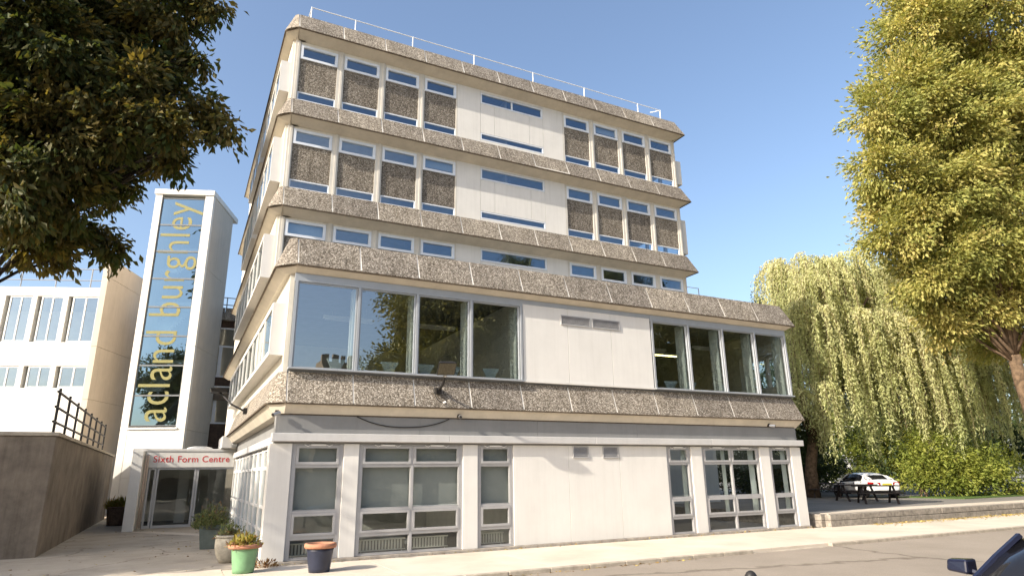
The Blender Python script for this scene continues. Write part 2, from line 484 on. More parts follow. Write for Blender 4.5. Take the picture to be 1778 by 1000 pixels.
def leaf_mesh(name, P, D, size, mat, wid=.45, jit=.55, fold=.12, tint=None, nrm=None):
    """P (n,3) leaf bases, D (n,3) leaf directions; folded leaves of two faces each side of the midrib"""
    P = np.asarray(P, float); D = np.asarray(D, float); n = len(P)
    D = D/np.maximum(np.linalg.norm(D, axis=1, keepdims=True), 1e-6)
    sz = size*(1+jit*(RNG.random(n)*2-1))[:, None]
    rnd = RNG.normal(size=(n, 3)) if nrm is None else nrm + .55*RNG.normal(size=(n, 3))
    s1 = np.cross(D, rnd); s1 /= np.maximum(np.linalg.norm(s1, axis=1, keepdims=True), 1e-6)
    up_ = np.cross(s1, D)
    mid = P + D*sz*.45
    a = mid + s1*sz*wid*.5 + up_*sz*fold
    b = mid - s1*sz*wid*.5 + up_*sz*fold
    tip = P + D*sz - up_*sz*fold*.6
    V = np.empty((n, 4, 3)); V[:, 0] = P; V[:, 1] = a; V[:, 2] = tip; V[:, 3] = b
    idx = np.arange(n)[:, None]*4
    F = np.concatenate([idx+np.array([[0, 1, 2]]), idx+np.array([[0, 2, 3]])], 1).reshape(-1, 3)
    me = bpy.data.meshes.new(name)
    me.vertices.add(n*4); me.vertices.foreach_set('co', V.reshape(-1))
    nf = len(F)
    me.loops.add(nf*3); me.loops.foreach_set('vertex_index', F.reshape(-1).astype(np.int32))
    me.polygons.add(nf)
    me.polygons.foreach_set('loop_start', np.arange(0, nf*3, 3, dtype=np.int32))
    try: me.polygons.foreach_set('loop_total', np.full(nf, 3, dtype=np.int32))
    except Exception: pass
    me.update(calc_edges=True)
    t = RNG.random(n) if tint is None else np.clip(tint, 0, 1)
    at = me.attributes.new('tint', 'FLOAT', 'FACE')
    at.data.foreach_set('value', np.repeat(t, 2).astype(np.float32))
    me.materials.append(mat)
    return me

def unit(n):
    v = RNG.normal(size=(n, 3)); return v/np.linalg.norm(v, axis=1, keepdims=True)

def crown(lobes, per=900, sub=16, sr=.42, droop=.5, flat=.75, out=.6, dens=1.0):
    """leaf bases and directions: sprays of leaves spread over and inside each lobe"""
    PP = []; DD = []; TT = []
    for (x, y, z, r) in lobes:
        c = np.array((x, y, z))
        m = max(6, int(sub*(r**1.7)*dens))
        u = unit(m)
        rad = r*(.30+.78*RNG.random(m)**.55)[:, None]
        sc = c + u*rad*np.array((1, 1, .85))
        for k in range(m):
            nn = int(per*sr*sr*(.5+RNG.random()))
            # a spray: leaves along a few twigs leaving the clump centre outward
            axis = u[k]*out + RNG.normal(size=3)*.35 + np.array((0, 0, -.15))
            axis /= np.linalg.norm(axis)
            q = RNG.normal(size=(nn, 3))*sr*np.array((1, 1, flat))*.55 + np.outer(RNG.random(nn)-.3, axis)*sr*1.6
            PP.append(sc[k]+q)
            d = q*.5/sr + axis*.7 + RNG.normal(size=(nn, 3))*.45 + np.array((0, 0, -droop))
            DD.append(d)
            TT.append(np.clip(RNG.random()*.55+RNG.random(nn)*.45, 0, 1))
    return np.concatenate(PP), np.concatenate(DD), np.concatenate(TT)

def limb(mb, p0, p1, r0, r1, bend=.12, n=6, seg=7):
    p0 = Vector(p0); p1 = Vector(p1); L = (p1-p0).length
    o = Vector(RNG.normal(size=3)*bend*L*.5)
    pts = []; rs = []
    for i in range(seg+1):
        t = i/seg
        p = p0.lerp(p1, t) + o*math.sin(math.pi*t) + Vector((0, 0, .10*L*math.sin(math.pi*t)))
        pts.append(p + Vector(RNG.normal(size=3)*.015*L)*(0 if i in (0, seg) else 1)); rs.append(r0+(r1-r0)*t**.8)
    mb.tube(pts, rs, n)
    return pts

def tree(name, base, lobes, mat, bark, label, size=.17, trunk_r=.32, fork=.45, group=None, **kw):
    root = thing(name, base, label, 'tree', group=group)
    P, D, T = crown(lobes, **kw)
    me = leaf_mesh('crown', P, D, size, LF[mat], tint=T)
    place(me, 'crown', root, (0, 0, 0))
    mb = MB()
    b = Vector(base); cz = np.mean([l[2] for l in lobes])
    cx = np.mean([l[0] for l in lobes]); cy = np.mean([l[1] for l in lobes])
    f = b.lerp(Vector((cx, cy, cz)), fork)
    n = 9
    pts = [b + Vector((0, 0, -.1))]+[b.lerp(f, t)+Vector((RNG.normal()*.06, RNG.normal()*.06, 0)) for t in (.12, .3, .55, .8)]+[f]
    mb.tube(pts, [trunk_r*1.5, trunk_r*1.1, trunk_r, trunk_r*.92, trunk_r*.85, trunk_r*.8], 12)
    for l in lobes:
        q = limb(mb, f-Vector((0, 0, RNG.random()*.5)), l[:3], trunk_r*.30, .03, .10)
        for k in range(4):
            v = Vector(unit(1)[0])*l[3]*.8
            limb(mb, q[4+k % 3], Vector(l[:3])+v, .05, .015, .1, 5, 4)
    mb.build('trunk', bark, root, (0, 0, 0), smooth=True)
    return root

# ------------------------------------------------------------------ ground
g = MB(); g.add([(-900, -900, -.14), (900, -900, -.14), (900, 900, -.14), (-900, 900, -.14)], [(0, 1, 2, 3)])
struct('ground', g, 'field')
KY = -3.35
g = MB(); g.box(-80, -20, -.3, 120, KY-.13, -.07)
struct('road', g, 'asphalt')
g = MB(); g.box(-80, -24, -.3, 120, -20.004, .04)
struct('far_pavement', g, 'paving')
# near pavement in cast bays, each a slab of its own with an open joint
pv = MB(); pv.box(-40, KY+.02, -.3, 60, .10, -.035)
pave = struct('pavement', pv, 'kerb')
x = -31.0; i = 0
while x < 52:
    wd = 3.0
    s_ = MB(); s_.box(x+.006, KY+.004, -.09, x+wd-.006, -.06 if x > -1.2 else .09, 0)
    s_.build('slab', 'paving', pave)
    x += wd
# kerb stones; a dropped stretch where the photograph shows one
x = -30.0
dropped = (9.6, 12.6)
kme = {}
while x < 44:
    L = .915
    h = -.055 if dropped[0] < x < dropped[1] else .012
    if h not in kme:
        k_ = MB(); k_.box(.004, KY-.13, -.2, L-.004, KY, h)
        kme[h] = k_.mesh('kerb_stone', 'kerb')
    bevel(place(kme[h], 'kerb_stone', pave, (x, 0, 0)), .018)
    x += L
# courtyard left of the building, running back to the entrance
cy = MB(); cy.box(-40, .094, -.3, .1, 40, -.002)
struct('courtyard', cy, 'court')
# ramp-like lighter band in the courtyard
rp_ = MB(); rp_.hexa([(-3.3, 12.5, -.02), (-2.9, 12.9, -.02), (.1-.5, 9.3, -.02), (-.8, 9.0, -.02), (-3.3, 12.5, .004), (-2.9, 12.9, .004), (-.4, 9.3, .004), (-.8, 9.0, .004)])
struct('path_strip', rp_, 'paving')
# raised car park on the right, behind a timber edge
cp = MB(); cp.box(17.32, .12, -.3, 120, 60, .38)
struct('car_park', cp, 'tarmac')
cp2 = MB(); cp2.box(17.5, .05, .3, 60, 1.1, .392)
struct('path', cp2, 'paving')
lw = MB(); lw.box(31.3, 3.4, .2, 70, 6.9, .41)
struct('lawn', lw, 'grass')

rw = thing('retaining_wall', (17.2, 0, 0), 'low weathered timber edging wall along the raised car park beside the pavement', 'wall')
zz = [(-.02, .19), (.196, .385)]
for lv, (z0, z1) in enumerate(zz):
    x = 17.24 - (.0 if lv == 0 else .0)
    first = True
    while x < 60:
        L = 2.4 if not (first and lv) else 1.3
        first = False
        dy = random.uniform(-.012, .012)
        s_ = MB(); s_.box(x+.005, -.20+dy, z0+random.uniform(0, .004), x+L-.005, .02+dy, z1+random.uniform(-.01, .004))
        bevel(s_.build('sleeper', 'timber', rw), .012)
        x += L
    y = .035
    while y < 9:
        s_ = MB(); s_.box(17.10, y+.005, z0, 17.31, y+2.4-.005, z1-.003)
        bevel(s_.build('sleeper', 'timber', rw), .012)
        y += 2.4

# ------------------------------------------------------------------ main building
M = 1.524
NX = 11
XR = 16.70                         # right wall line
bld = thing('school_building', (8.4, 8, 0), 'five-storey white concrete school block with pebbled grey ledges and a lower projecting front', 'building')
YE = 20.0
#        name  yt    zt     D(out) zb     yw(inner) zs      c
ROWS = dict(
    T=(4.68, 17.31, .30, 16.584, 4.86, 16.375, .12),
    L4=(4.68, 13.99, .30, 13.275, 4.86, 13.075, .12),
    L3=(4.68, 10.77, .31, 10.008, 4.86, 9.80, .12),
    L2=(.233, 7.47, .30, 6.71, .20, 6.56, .18),
    L1=(.235, 4.17, .235, 3.434, .235, 3.165, .18))

def ledge(key):
    yt, zt, Dm, zb, yw, zs, c = ROWS[key]
    ye = YE if key != 'L1' else 13.9
    # core profile (d, z): d measured outward from the line of the top edge
    prof = [(-.25, zt-.04), (-.035, zt-.04), (Dm-.045, zb+.02), (Dm-.045, zb-.012), (yt-yw, zs), (yt-yw-.25, zs)]
    def ring(kind):
        if kind == 'bl': return [(-c-d, ye, z) for d, z in prof]
        if kind == 'cl': return [(-c-d, yt+c, z) for d, z in prof]
        if kind == 'fl': return [(0, yt-d, z) for d, z in prof]
        if kind == 'fr': return [(XR+d, yt-d, z) for d, z in prof]
        if kind == 'br': return [(XR+d, ye, z) for d, z in prof]
    mb = MB(); mb.rings([ring(k) for k in ('bl', 'cl', 'fl', 'fr', 'br')])
    core = mb.build('ledge_core', 'soffit', bld)
    # mortar backing shown in the joints
    pj_ = [(-.028, zt-.035), (Dm-.04, zb+.03), (Dm-.06, zb+.03), (-.05, zt-.035)]
    def ringj(kind, pr):
        if kind == 'bl': return [(-c-d, ye, z) for d, z in pr]
        if kind == 'cl': return [(-c-d, yt+c, z) for d, z in pr]
        if kind == 'fl': return [(0, yt-d, z) for d, z in pr]
        if kind == 'fr': return [(XR+d, yt-d, z) for d, z in pr]
        if kind == 'br': return [(XR+d, ye, z) for d, z in pr]
    mb = MB(); mb.rings([ringj(k, [(a+.024, b) for a, b in pj_]) for k in ('bl', 'cl', 'fl', 'fr', 'br')])
    mb.build('mortar_joint', 'joint', bld)
    # dark drip line under the lip
    pd = [(Dm-.002, zb-.004), (Dm-.002, zb-.034), (Dm-.045, zb-.034), (Dm-.045, zb-.004)]
    mb = MB(); mb.rings([ringj(k, pd) for k in ('bl', 'cl', 'fl', 'fr', 'br')])
    mb.build('drip_edge', 'drip', bld)
    # panels
    pp = [(0, zt), (Dm, zb), (Dm-.05, zb), (-.05, zt)]          # outer top, outer bottom, inner bottom, inner top
    G = .019
    fm = MB(); fm.prism_x([(yt-d, z) for d, z in pp], G, M-G)
    fme = fm.mesh('ledge_panel', 'agg')
    for i in range(NX-1):
        o = place(fme, 'ledge_panel', bld, (i*M, random.uniform(-.004, .004), random.uniform(-.004, .004)))
    mb = MB()
    mb.rings([[((NX-1)*M+G, yt-d, z) for d, z in pp], [(XR+d-.004, yt-d, z) for d, z in pp]])
    mb.build('ledge_panel', 'agg', bld)
    # left corner facet, slightly rounded
    st = []
    for k in range(5):
        t = k/4; a = t*math.pi/2
        st.append([((-c-d)*(.5*t+.5*math.sin(a)) if 0 < k < 4 else (-G*.9 if k == 0 else -c-d), (yt-d)+(c+d)*(.5*t+.5*(1-math.cos(a))) if 0 < k < 4 else (yt-d if k == 0 else yt+c-G), z) for d, z in pp])
    mb = MB(); mb.rings(st)
    mb.build('corner_panel', 'agg', bld)
    # side runs
    sm = MB(); sm.rings([[(-c-d, G, z) for d, z in pp], [(-c-d, M-G, z) for d, z in pp]])
    sme = sm.mesh('ledge_panel', 'agg')
    rm = MB(); rm.rings([[(XR+d, G, z) for d, z in pp], [(XR+d, M-G, z) for d, z in pp]])
    rme = rm.mesh('ledge_panel', 'agg')
    y = yt + c
    while y + M < ye+.01:
        place(sme, 'ledge_panel', bld, (0, y, 0))
        place(rme, 'ledge_panel', bld, (0, y - c - .0 if False else y, 0))
        y += M
    mb = MB(); mb.rings([[(XR+d, yt-d+.004, z) for d, z in pp], [(XR+d, yt+c-G, z) for d, z in pp]])
    mb.build('corner_panel', 'agg', bld)
for k in ROWS: ledge(k)

# floors, roofs and inner walls
def bpart(name, mat, *bx):
    for b in bx:
        m = MB(); m.box(*b); o = m.build(name, mat, bld)
    return o
bpart('floor_slab', 'carpet', (-.1, .40, -.2, XR-.1, YE-.1, .012))
bpart('floor_slab', 'ceil', (0.02, .34, 3.22, XR-.1, YE-.1, 3.78))
bpart('floor_slab', 'carpet', (0.03, .36, 3.784, XR-.12, YE-.12, 3.80))
bpart('podium_roof', 'roof', (0.02, .36, 6.62, XR-.06, YE-.1, 7.30))
for z0, z1 in ((9.86, 10.50), (13.13, 13.72)):
    bpart('floor_slab', 'ceil', (.12, 5.0, z0, XR-.12, YE-.1, z1))
bpart('roof', 'roof', (.02, 4.80, 16.43, XR-.02, YE-.05, 17.26))
bpart('back_wall', 'beige', (0.0, YE, 0, XR, YE+.2, 17.2))
bpart('partition', 'room', (.2, 9.0, 7.31, XR-.2, 9.1, 9.85), (.2, 9.0, 10.51, XR-.2, 9.1, 13.12), (.2, 9.0, 13.73, XR-.2, 9.1, 16.42))
bpart('partition', 'room', (.2, 8.0, .02, XR-.2, 8.1, 3.2), (6.2, .60, .02, 6.3, 7.9, 3.2), (10.6, .60, .02, 10.7, 7.9, 3.2))
bpart('partition', 'room', (.2, 9.6, 3.81, XR-.2, 9.7, 6.60), (6.15, .62, 3.81, 6.25, 9.5, 6.6), (10.6, .62, 3.81, 10.7, 9.5, 6.6))
bpart('partition', 'room', (8.2, 5.2, 7.32, 8.3, 8.98, 9.84), (8.2, 5.2, 10.52, 8.3, 8.98, 13.11), (8.2, 5.2, 13.74, 8.3, 8.98, 16.41))

def glazed(name, x0, x1, z0, z1, y, bar, mat, gmat, dep=.06, mull=(), proud=.0):
    """a window in the front plane: frame of bars and one pane per light"""
    m = MB()
    m.box(x0, y-proud, z0, x1, y+dep, z0+bar); m.box(x0, y-proud, z1-bar, x1, y+dep, z1)
    m.box(x0, y-proud, z0+bar, x0+bar, y+dep, z1-bar); m.box(x1-bar, y-proud, z0+bar, x1, y+dep, z1-bar)
    for q in mull: m.box(q-bar*.5, y-proud, z0+bar, q+bar*.5, y+dep, z1-bar)
    f = m.build(name, mat, bld)
    edges = [x0+bar] + [v for q in mull for v in (q-bar*.5, q+bar*.5)] + [x1-bar]
    for a, b in zip(edges[0::2], edges[1::2]):
        p = MB(); yy = y+dep*.55; t1, t2, t3 = (random.uniform(-.005, .005) for _ in range(3))
        p.add([(a-.004, yy+t1, z0+bar-.004), (b+.004, yy+t2, z0+bar-.004), (b+.004, yy+t2+t3, z1-bar+.004), (a-.004, yy+t1+t3, z1-bar+.004)], [(0, 1, 2, 3)])
        o = p.build('pane', gmat, f)
        o.rotation_euler = (0, 0, 0)
    return f

# ---- tower storeys
LB = [.167+1.507*k for k in range(4)]
RB = [10.80+1.49*k for k in range(4)]
YW = 4.86
def storey(dz, kind):
    bot = {0: 13.72, 1: 10.50, 2: 7.28}[kind]
    top = 16.40+dz
    for side, bays, bw in (('l', LB, 1.27), ('r', RB, 1.24)):
        gaps = [(-.02 if side == 'l' else 10.715, bays[0])]
        gaps += [(bays[k]+bw, bays[k+1]) for k in range(3)]
        gaps += [(bays[3]+bw, 6.02 if side == 'l' else XR+.02)]
        for gi, (a, b) in enumerate(gaps):
            m = MB(); m.box(a, YW, bot, b, YW+.14, top)
            cx = a+(b-a)*.62
            if b-a > .12:
                m.box(cx-.035, YW-.022, bot, cx+.035, YW-.001, top-.02)
            m.build('post', 'postpaint', bld)
        for b in bays:
            glazed('window', b+.004, b+bw-.004, 15.70+dz, 16.25+dz, YW+.01, .085, 'upvc', 'glass_up', .07, proud=.02)
            m = MB(); m.box(b+.006, YW+.035, 14.42+dz, b+bw-.006, YW+.11, 15.692+dz)
            m.build('infill_panel', 'agg2', bld)
            glazed('window', b+.004, b+bw-.004, 14.10+dz, 14.41+dz, YW+.02, .035, 'upvc', 'glass_up', .06)
            m = MB(); m.box(b+.004, YW+.03, bot, b+bw-.004, YW+.12, 14.095+dz)
            m.build('infill_panel', 'cream', bld)
            m = MB(); m.box(b+.004, YW+.01, 16.252+dz, b+bw-.004, YW+.12, top)
            m.build('head_panel', 'cream', bld)
    # blank middle with slit windows
    def wp(x0, x1, z0, z1, y=YW):
        m = MB(); m.box(x0+.005, y, z0+.004, x1-.005, y+.13, z1-.004)
        m.build('wall_panel', 'towerwall', bld)
    wp(6.02, 6.985, bot, top); wp(9.775, 10.715, bot, top)
    for a, b in ((6.985, 7.58), (7.58, 9.15), (9.15, 9.775)): wp(a, b, 14.50+dz, 15.78+dz)
    wp(6.985, 9.775, 16.27+dz, top); wp(6.985, 9.775, bot, 14.19+dz)
    glazed('window', 6.99, 9.77, 15.79+dz, 16.26+dz, YW+.0, .055, 'upvc', 'glass_up', .08, mull=(8.37,) if kind == 0 else ())
    glazed('window', 6.99, 9.77, 14.20+dz, 14.49+dz, YW+.0, .04, 'upvc', 'glass_up', .08)
    # rear edge behind the panels
    m = MB(); m.box(.14, YW+.145, bot, .24, 9.0, 14.44+dz); m.build('inner_wall', 'room', bld)
storey(0, 0)
storey(-3.26, 1)
storey(-6.52, 2)

# ---- side walls and their projecting glazed boxes (the tower's left and right flanks)
def flank(z0, z1, bz0, bz1, runs_l, y0, runs_r=None, ymax=YE):
    for sgn, X in ((-1, -.10), (1, XR+.10)):
        runs = runs_l if sgn < 0 else (runs_r or runs_l)
        xin = X + (.22 if sgn < 0 else -.22)
        m = MB()
        m.box(X, y0, z0, xin, ymax, bz0); m.box(X, y0, bz1, xin, ymax, z1)
        ys = y0
        for a, b in runs:
            m.box(X, ys, bz0+.001, xin, a, bz1-.001); ys = b
        m.box(X, ys, bz0+.001, xin, ymax, bz1-.001)
        m.build('side_wall', 'cream', bld)
        XO = X + sgn*.32
        for a, b in runs:
            m = MB()
            m.box(XO, a, bz0, X-sgn*.002, b, bz0+.10); m.box(XO, a, bz1-.12, X-sgn*.002, b, bz1)
            m.box(XO, a, bz0+.101, X-sgn*.002, a+.10, bz1-.121); m.box(XO, b-.10, bz0+.101, X-sgn*.002, b, bz1-.121)
            bay = m.build('bay_box', 'wall', bld)
            n = max(2, round((b-a)/1.5)); st = (b-a-.2)/n
            for k in range(1, n):
                q = MB(); yy = a+.1+k*st
                q.box(XO-sgn*.002, yy-.05, bz0+.102, XO-sgn*.16, yy+.05, bz1-.122); q.build('post', 'wall', bay)
            for k in range(n):
                q = MB(); ya = a+.1+k*st+.05; yb = a+.1+(k+1)*st-.05; xx = XO-sgn*.025
                q.add([(xx, ya, bz0+.102), (xx, yb, bz0+.102), (xx, yb, bz1-.122), (xx, ya, bz1-.122)], [(0, 1, 2, 3)])
                q.build('pane', 'glass_gf', bay)
flank(13.75, 16.42, 14.36, 15.52, [(4.98, 10.25), (10.75, 15.4)], 4.97)
flank(10.52, 13.12, 11.03, 12.62, [(5.02, 10.3), (10.8, 15.5)], 4.97)
flank(7.31, 9.84, 7.76, 9.18, [(4.98, 15.5)], 4.97)
flank(3.80, 6.60, 4.58, 5.85, [(.50, 14.3)], .36, [(.50, 2.3)])

# ---- first floor: big windows, blank panels, louvres
Y1 = .20
Z0, Z1 = 4.27, 6.36
# head and sill frames
def first_floor_bank(xs):
    m = MB()
    x0, x1 = xs[0], xs[-1]
    m.box(x0-.05, Y1-.03, Z1, x1+.05, Y1+.10, Z1+.045)
    fr = m.build('window_head', 'alu', bld)
    m = MB(); m.box(x0-.05, Y1-.02, Z1+.048, x1+.05, Y1+.10, 6.555); m.build('head_panel', 'alu', bld)
    m = MB(); m.box(x0-.05, Y1-.12, Z0-.05, x1+.05, Y1+.10, Z0-.012); m.build('window_sill', 'alu', bld)
    m = MB(); m.box(x0-.05, Y1+.045, 4.05, x1+.05, Y1+.10, Z0-.054); m.build('sill_shade_strip', 'alud', bld)  # dark strip: the shade under the sill is put into its colour
    for k, x in enumerate(xs):
        m = MB(); m.box(x-.03, Y1-.045, Z0-.010, x+.03, Y1+.10, Z1-.002); m.build('mullion', 'alu', bld)
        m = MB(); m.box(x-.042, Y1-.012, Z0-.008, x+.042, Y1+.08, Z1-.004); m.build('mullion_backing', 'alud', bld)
        if k:
            m = MB(); m.box(x-.10, Y1+.14, Z0-.1, x-.05, Y1+.50, Z1+.02); m.build('reveal_board', 'fin', bld)
    for a, b in zip(xs[:-1], xs[1:]):
        glazed('window', a+.044, b-.044, Z0-.008, Z1-.006, Y1, .028, 'alu', 'glass_big', .06)
first_floor_bank([.04+M*k for k in range(5)])
first_floor_bank([10.76+1.475*k for k in range(5)])
for a, b in ((6.19, 7.675), (7.675, 9.20), (9.20, 10.70)):
    m = MB(); m.box(a+.005, Y1-.02, 4.27, b-.005, Y1+.08, 6.43)
    bevel(m.build('wall_panel', 'wall', bld), .006)
m = MB(); m.box(6.19, Y1-.06, 4.215, 10.70, Y1+.08, 4.264); m.build('panel_trim', 'wall', bld)
m = MB(); m.box(6.19, Y1+.045, 4.05, 10.70, Y1+.10, 4.211); m.build('sill_shade_strip', 'alud', bld)  # same painted shade strip below the blank panels
m = MB(); m.box(6.19, Y1-.02, 6.434, 10.70, Y1+.10, 6.555); m.build('head_panel', 'alu', bld)

def louvre(x0, x1, z0, z1, y, n):
    m = MB(); bw = .025
    m.box(x0, y-.03, z0, x1, y-.002, z0+bw); m.box(x0, y-.03, z1-bw, x1, y-.002, z1)
    m.box(x0, y-.03, z0+bw, x0+bw, y-.002, z1-bw); m.box(x1-bw, y-.03, z0+bw, x1, y-.002, z1-bw)
    f = m.build('vent', 'gframe', bld)
    b = MB(); b.box(x0+bw, y-.008, z0+bw, x1-bw, y-.003, z1-bw); b.build('vent_back', 'dark', f)
    st = (z1-z0-2*bw)/n
    for k in range(n):
        z = z0+bw+st*k
        s = MB(); s.hexa([(x0+bw, y-.028, z+.004), (x1-bw, y-.028, z+.004), (x1-bw, y-.012, z+st*.72), (x0+bw, y-.012, z+st*.72), (x0+bw, y-.024, z+.001), (x1-bw, y-.024, z+.001), (x1-bw, y-.0095, z+st*.70), (x0+bw, y-.0095, z+st*.70)])
        s.build('slat', 'gframe', f)
louvre(7.44, 8.45, 5.94, 6.225, Y1-.02, 7)
louvre(8.53, 9.52, 5.94, 6.225, Y1-.02, 7)

# ---- ground floor
YG = .20
HZ = 2.535
wins = [(.24, 1.40, 1), (1.765, 4.41, 2), (4.825, 5.845, 1), (10.99, 11.93, 1), (12.37, 14.83, 2), (15.27, 16.27, 1)]
piers = [(-.25, .24), (1.40, 1.765), (4.41, 4.825), (11.93, 12.37), (14.83, 15.27), (16.27, 16.74)]
for a, b in piers:
    m = MB(); m.box(a+.003, YG, .05, b-.003, YG+.18, HZ); bevel(m.build('pier', 'wall', bld), .008)
for a, b in ((5.845, 7.55), (7.55, 9.26), (9.26, 10.99)):
    m = MB(); m.box(a+.004, YG+.008, .05, b-.004, YG+.15, HZ); bevel(m.build('wall_panel', 'wall', bld), .006)
m = MB(); m.box(-.28, YG-.03, -.25, 16.78, YG+.3, .046); bevel(m.build('plinth', 'plinth', bld), .01)
m = MB(); m.box(-.16, YG+.03, HZ+.003, 16.66, YG+.30, 3.20); m.build('lintel', 'fascia', bld)
xs = [-.10, 3.25, 6.6, 9.95, 13.3, 16.56]
for a, b in zip(xs[:-1], xs[1:]):
    m = MB(); m.box(a+.003, YG+.012, 2.765, b-.003, YG+.026, 3.172); m.build('fascia_board', 'fascia', bld)
m = MB(); m.box(-.12, YG-.0, 3.174, 16.60, YG+.028, 3.198); m.build('shadow_gap', 'drip', bld)  # solid dark strip, painted shade for the gap between soffit and fascia
xs = [-.24, 4.0, 8.4, 12.7, 16.80]
for a, b in zip(xs[:-1], xs[1:]):
    m = MB(); m.box(a+.002, YG-.13, 2.575, b-.002, YG+.10, 2.76); bevel(m.build('cornice', 'cornice', bld), .012)
def gf_window(x0, x1, n, flip=None):
    """one column (or two) of four lights: small opener, large fixed, small opener, low fixed"""
    ed = [x0+(x1-x0)*k/n for k in range(n+1)]
    y = YG+.05
    f = MB()
    for e in ed:
        o = .045 if e in (ed[0], ed[-1]) else .03
        a = e if e == ed[0] else (e-2*o if e == ed[-1] else e-o)
        f.box(a, y-.015, .055, a+2*o if e != ed[-1] else e, y+.07, HZ-.005)
    fr = f.build('window', 'gframe', bld)
    for k in range(n):
        a = ed[k]+(.09 if k == 0 else .03); b = ed[k+1]-(.09 if k == n-1 else .03)
        for z0, z1 in ((.055, .09), (.475, .54), (1.02, 1.075), (2.01, 2.07), (HZ-.04, HZ-.005)):
            t = MB(); t.box(a+.001, y-.010, z0, b-.001, y+.065, z1); t.build('transom', 'gframe', fr)
        for z0, z1, op in ((.09, .475, 0), (.54, 1.02, 1), (1.075, 2.01, 0), (2.07, HZ-.04, 1)):
            bw = .06 if op else .016
            q = MB(); yp = y-.03 if op else y+.005
            q.box(a+.003, yp, z0+.003, b-.003, yp+.05, z0+bw); q.box(a+.003, yp, z1-bw, b-.003, yp+.05, z1-.003)
            q.box(a+.003, yp, z0+bw, a+bw, yp+.05, z1-bw); q.box(b-bw, yp, z0+bw, b-.003, yp+.05, z1-bw)
            q.build('sash', 'gframe', fr)
            p = MB(); yy = yp+.03
            p.add([(a+bw-.004, yy, z0+bw-.004), (b-bw+.004, yy, z0+bw-.004), (b-bw+.004, yy, z1-bw+.004), (a+bw-.004, yy, z1-bw+.004)], [(0, 1, 2, 3)])
            p.build('pane', 'glass_gf', fr)
        cx = (a+b)/2
        q = MB(); q.box(cx-.17, y-.055, HZ-.045, cx+.17, y-.016, HZ-.012)
        q.tube([(cx-.32, y-.04, HZ-.02), (cx-.24, y-.035, HZ-.06), (cx-.18, y-.04, HZ-.03)], .008, 6)
        q.tube([(cx+.32, y-.04, HZ-.02), (cx+.24, y-.035, HZ-.06), (cx+.18, y-.04, HZ-.03)], .008, 6)
        q.build('window_stay', 'white', fr)
for a, b, n in wins: gf_window(a+.004, b-.004, n)
louvre(7.69, 8.20, 2.20, 2.51, YG+.006, 8)
louvre(8.68, 9.22, 2.20, 2.51, YG+.006, 8)

# ---- ground floor, courtyard side
XS = .04
m = MB(); m.box(-.247, .385, .05, .03, .58, HZ); m.build('pier', 'wall', bld)
y = .60
k = 0
while y < 13.2:
    y1 = y+1.02
    m = MB(); m.box(XS+.003, y1+.003, .05, XS+.2, min(y1+.22, 13.85)-.003, HZ); m.build('pier', 'wall', bld)
    f = MB()
    f.box(XS+.02, y, .05, XS+.09, y+.06, HZ-.004); f.box(XS+.02, y1-.06, .05, XS+.09, y1, HZ-.004)
    for z0, z1 in ((.05, .12), (.47, .54), (1.02, 1.10), (2.0, 2.08), (HZ-.06, HZ-.005)): f.box(XS+.025, y+.061, z0, XS+.085, y1-.061, z1)
    fr = f.build('window', 'white', bld)
    for z0, z1 in ((.12, .47), (.54, 1.02), (1.10, 2.0), (2.08, HZ-.06)):
        p = MB(); p.add([(XS+.055, y+.058, z0-.003), (XS+.055, y1-.058, z0-.003), (XS+.055, y1-.058, z1+.003), (XS+.055, y+.058, z1+.003)], [(0, 1, 2, 3)])
        p.build('pane', 'glass_gf', fr)
    y = y1+.22; k += 1
m = MB(); m.box(XS-.03, .51, -.25, XS+.24, 13.8, .044); m.build('plinth', 'plinth', bld)
m = MB(); m.box(XS+.02, .30, HZ+.003, XS+.22, 13.8, 3.2); m.build('lintel', 'fascia', bld)
for a, b in ((.335, 4.2), (4.2, 8.4), (8.4, 13.5)):
    m = MB(); m.box(XS-.10, a+.002, 2.575, XS+.018, b-.002, 2.76); m.build('cornice', 'cornice', bld)

# ---- roof railing of the tower
def railing(parent, name, pts, h, levels, r, mat, skip=()):
    for l in levels:
        m = MB(); m.tube([(p[0], p[1], p[2]+h*l) for p in pts], r, 6)
        root = m.build(name, mat, parent)
    for p in pts:
        q = MB(); q.tube([(p[0], p[1], p[2]), (p[0], p[1], p[2]+h+r)], r*1.25, 6); q.build('post', mat, root)
    return root
railing(bld, 'roof_rail', [(x, 5.0, 17.2) for x in (.42, 2.0, 4.2, 6.76, 9.45, 12.0, 14.9, 16.2)], .78, (1.0,), .018, 'white')
q = MB(); q.tube([(16.2, 5.0, 17.98), (15.9, 5.35, 17.98)], .018, 6); q.tube([(.42, 5, 17.98), (.42, 9, 17.98)], .018, 6); q.build('roof_rail_return', 'white', bld)

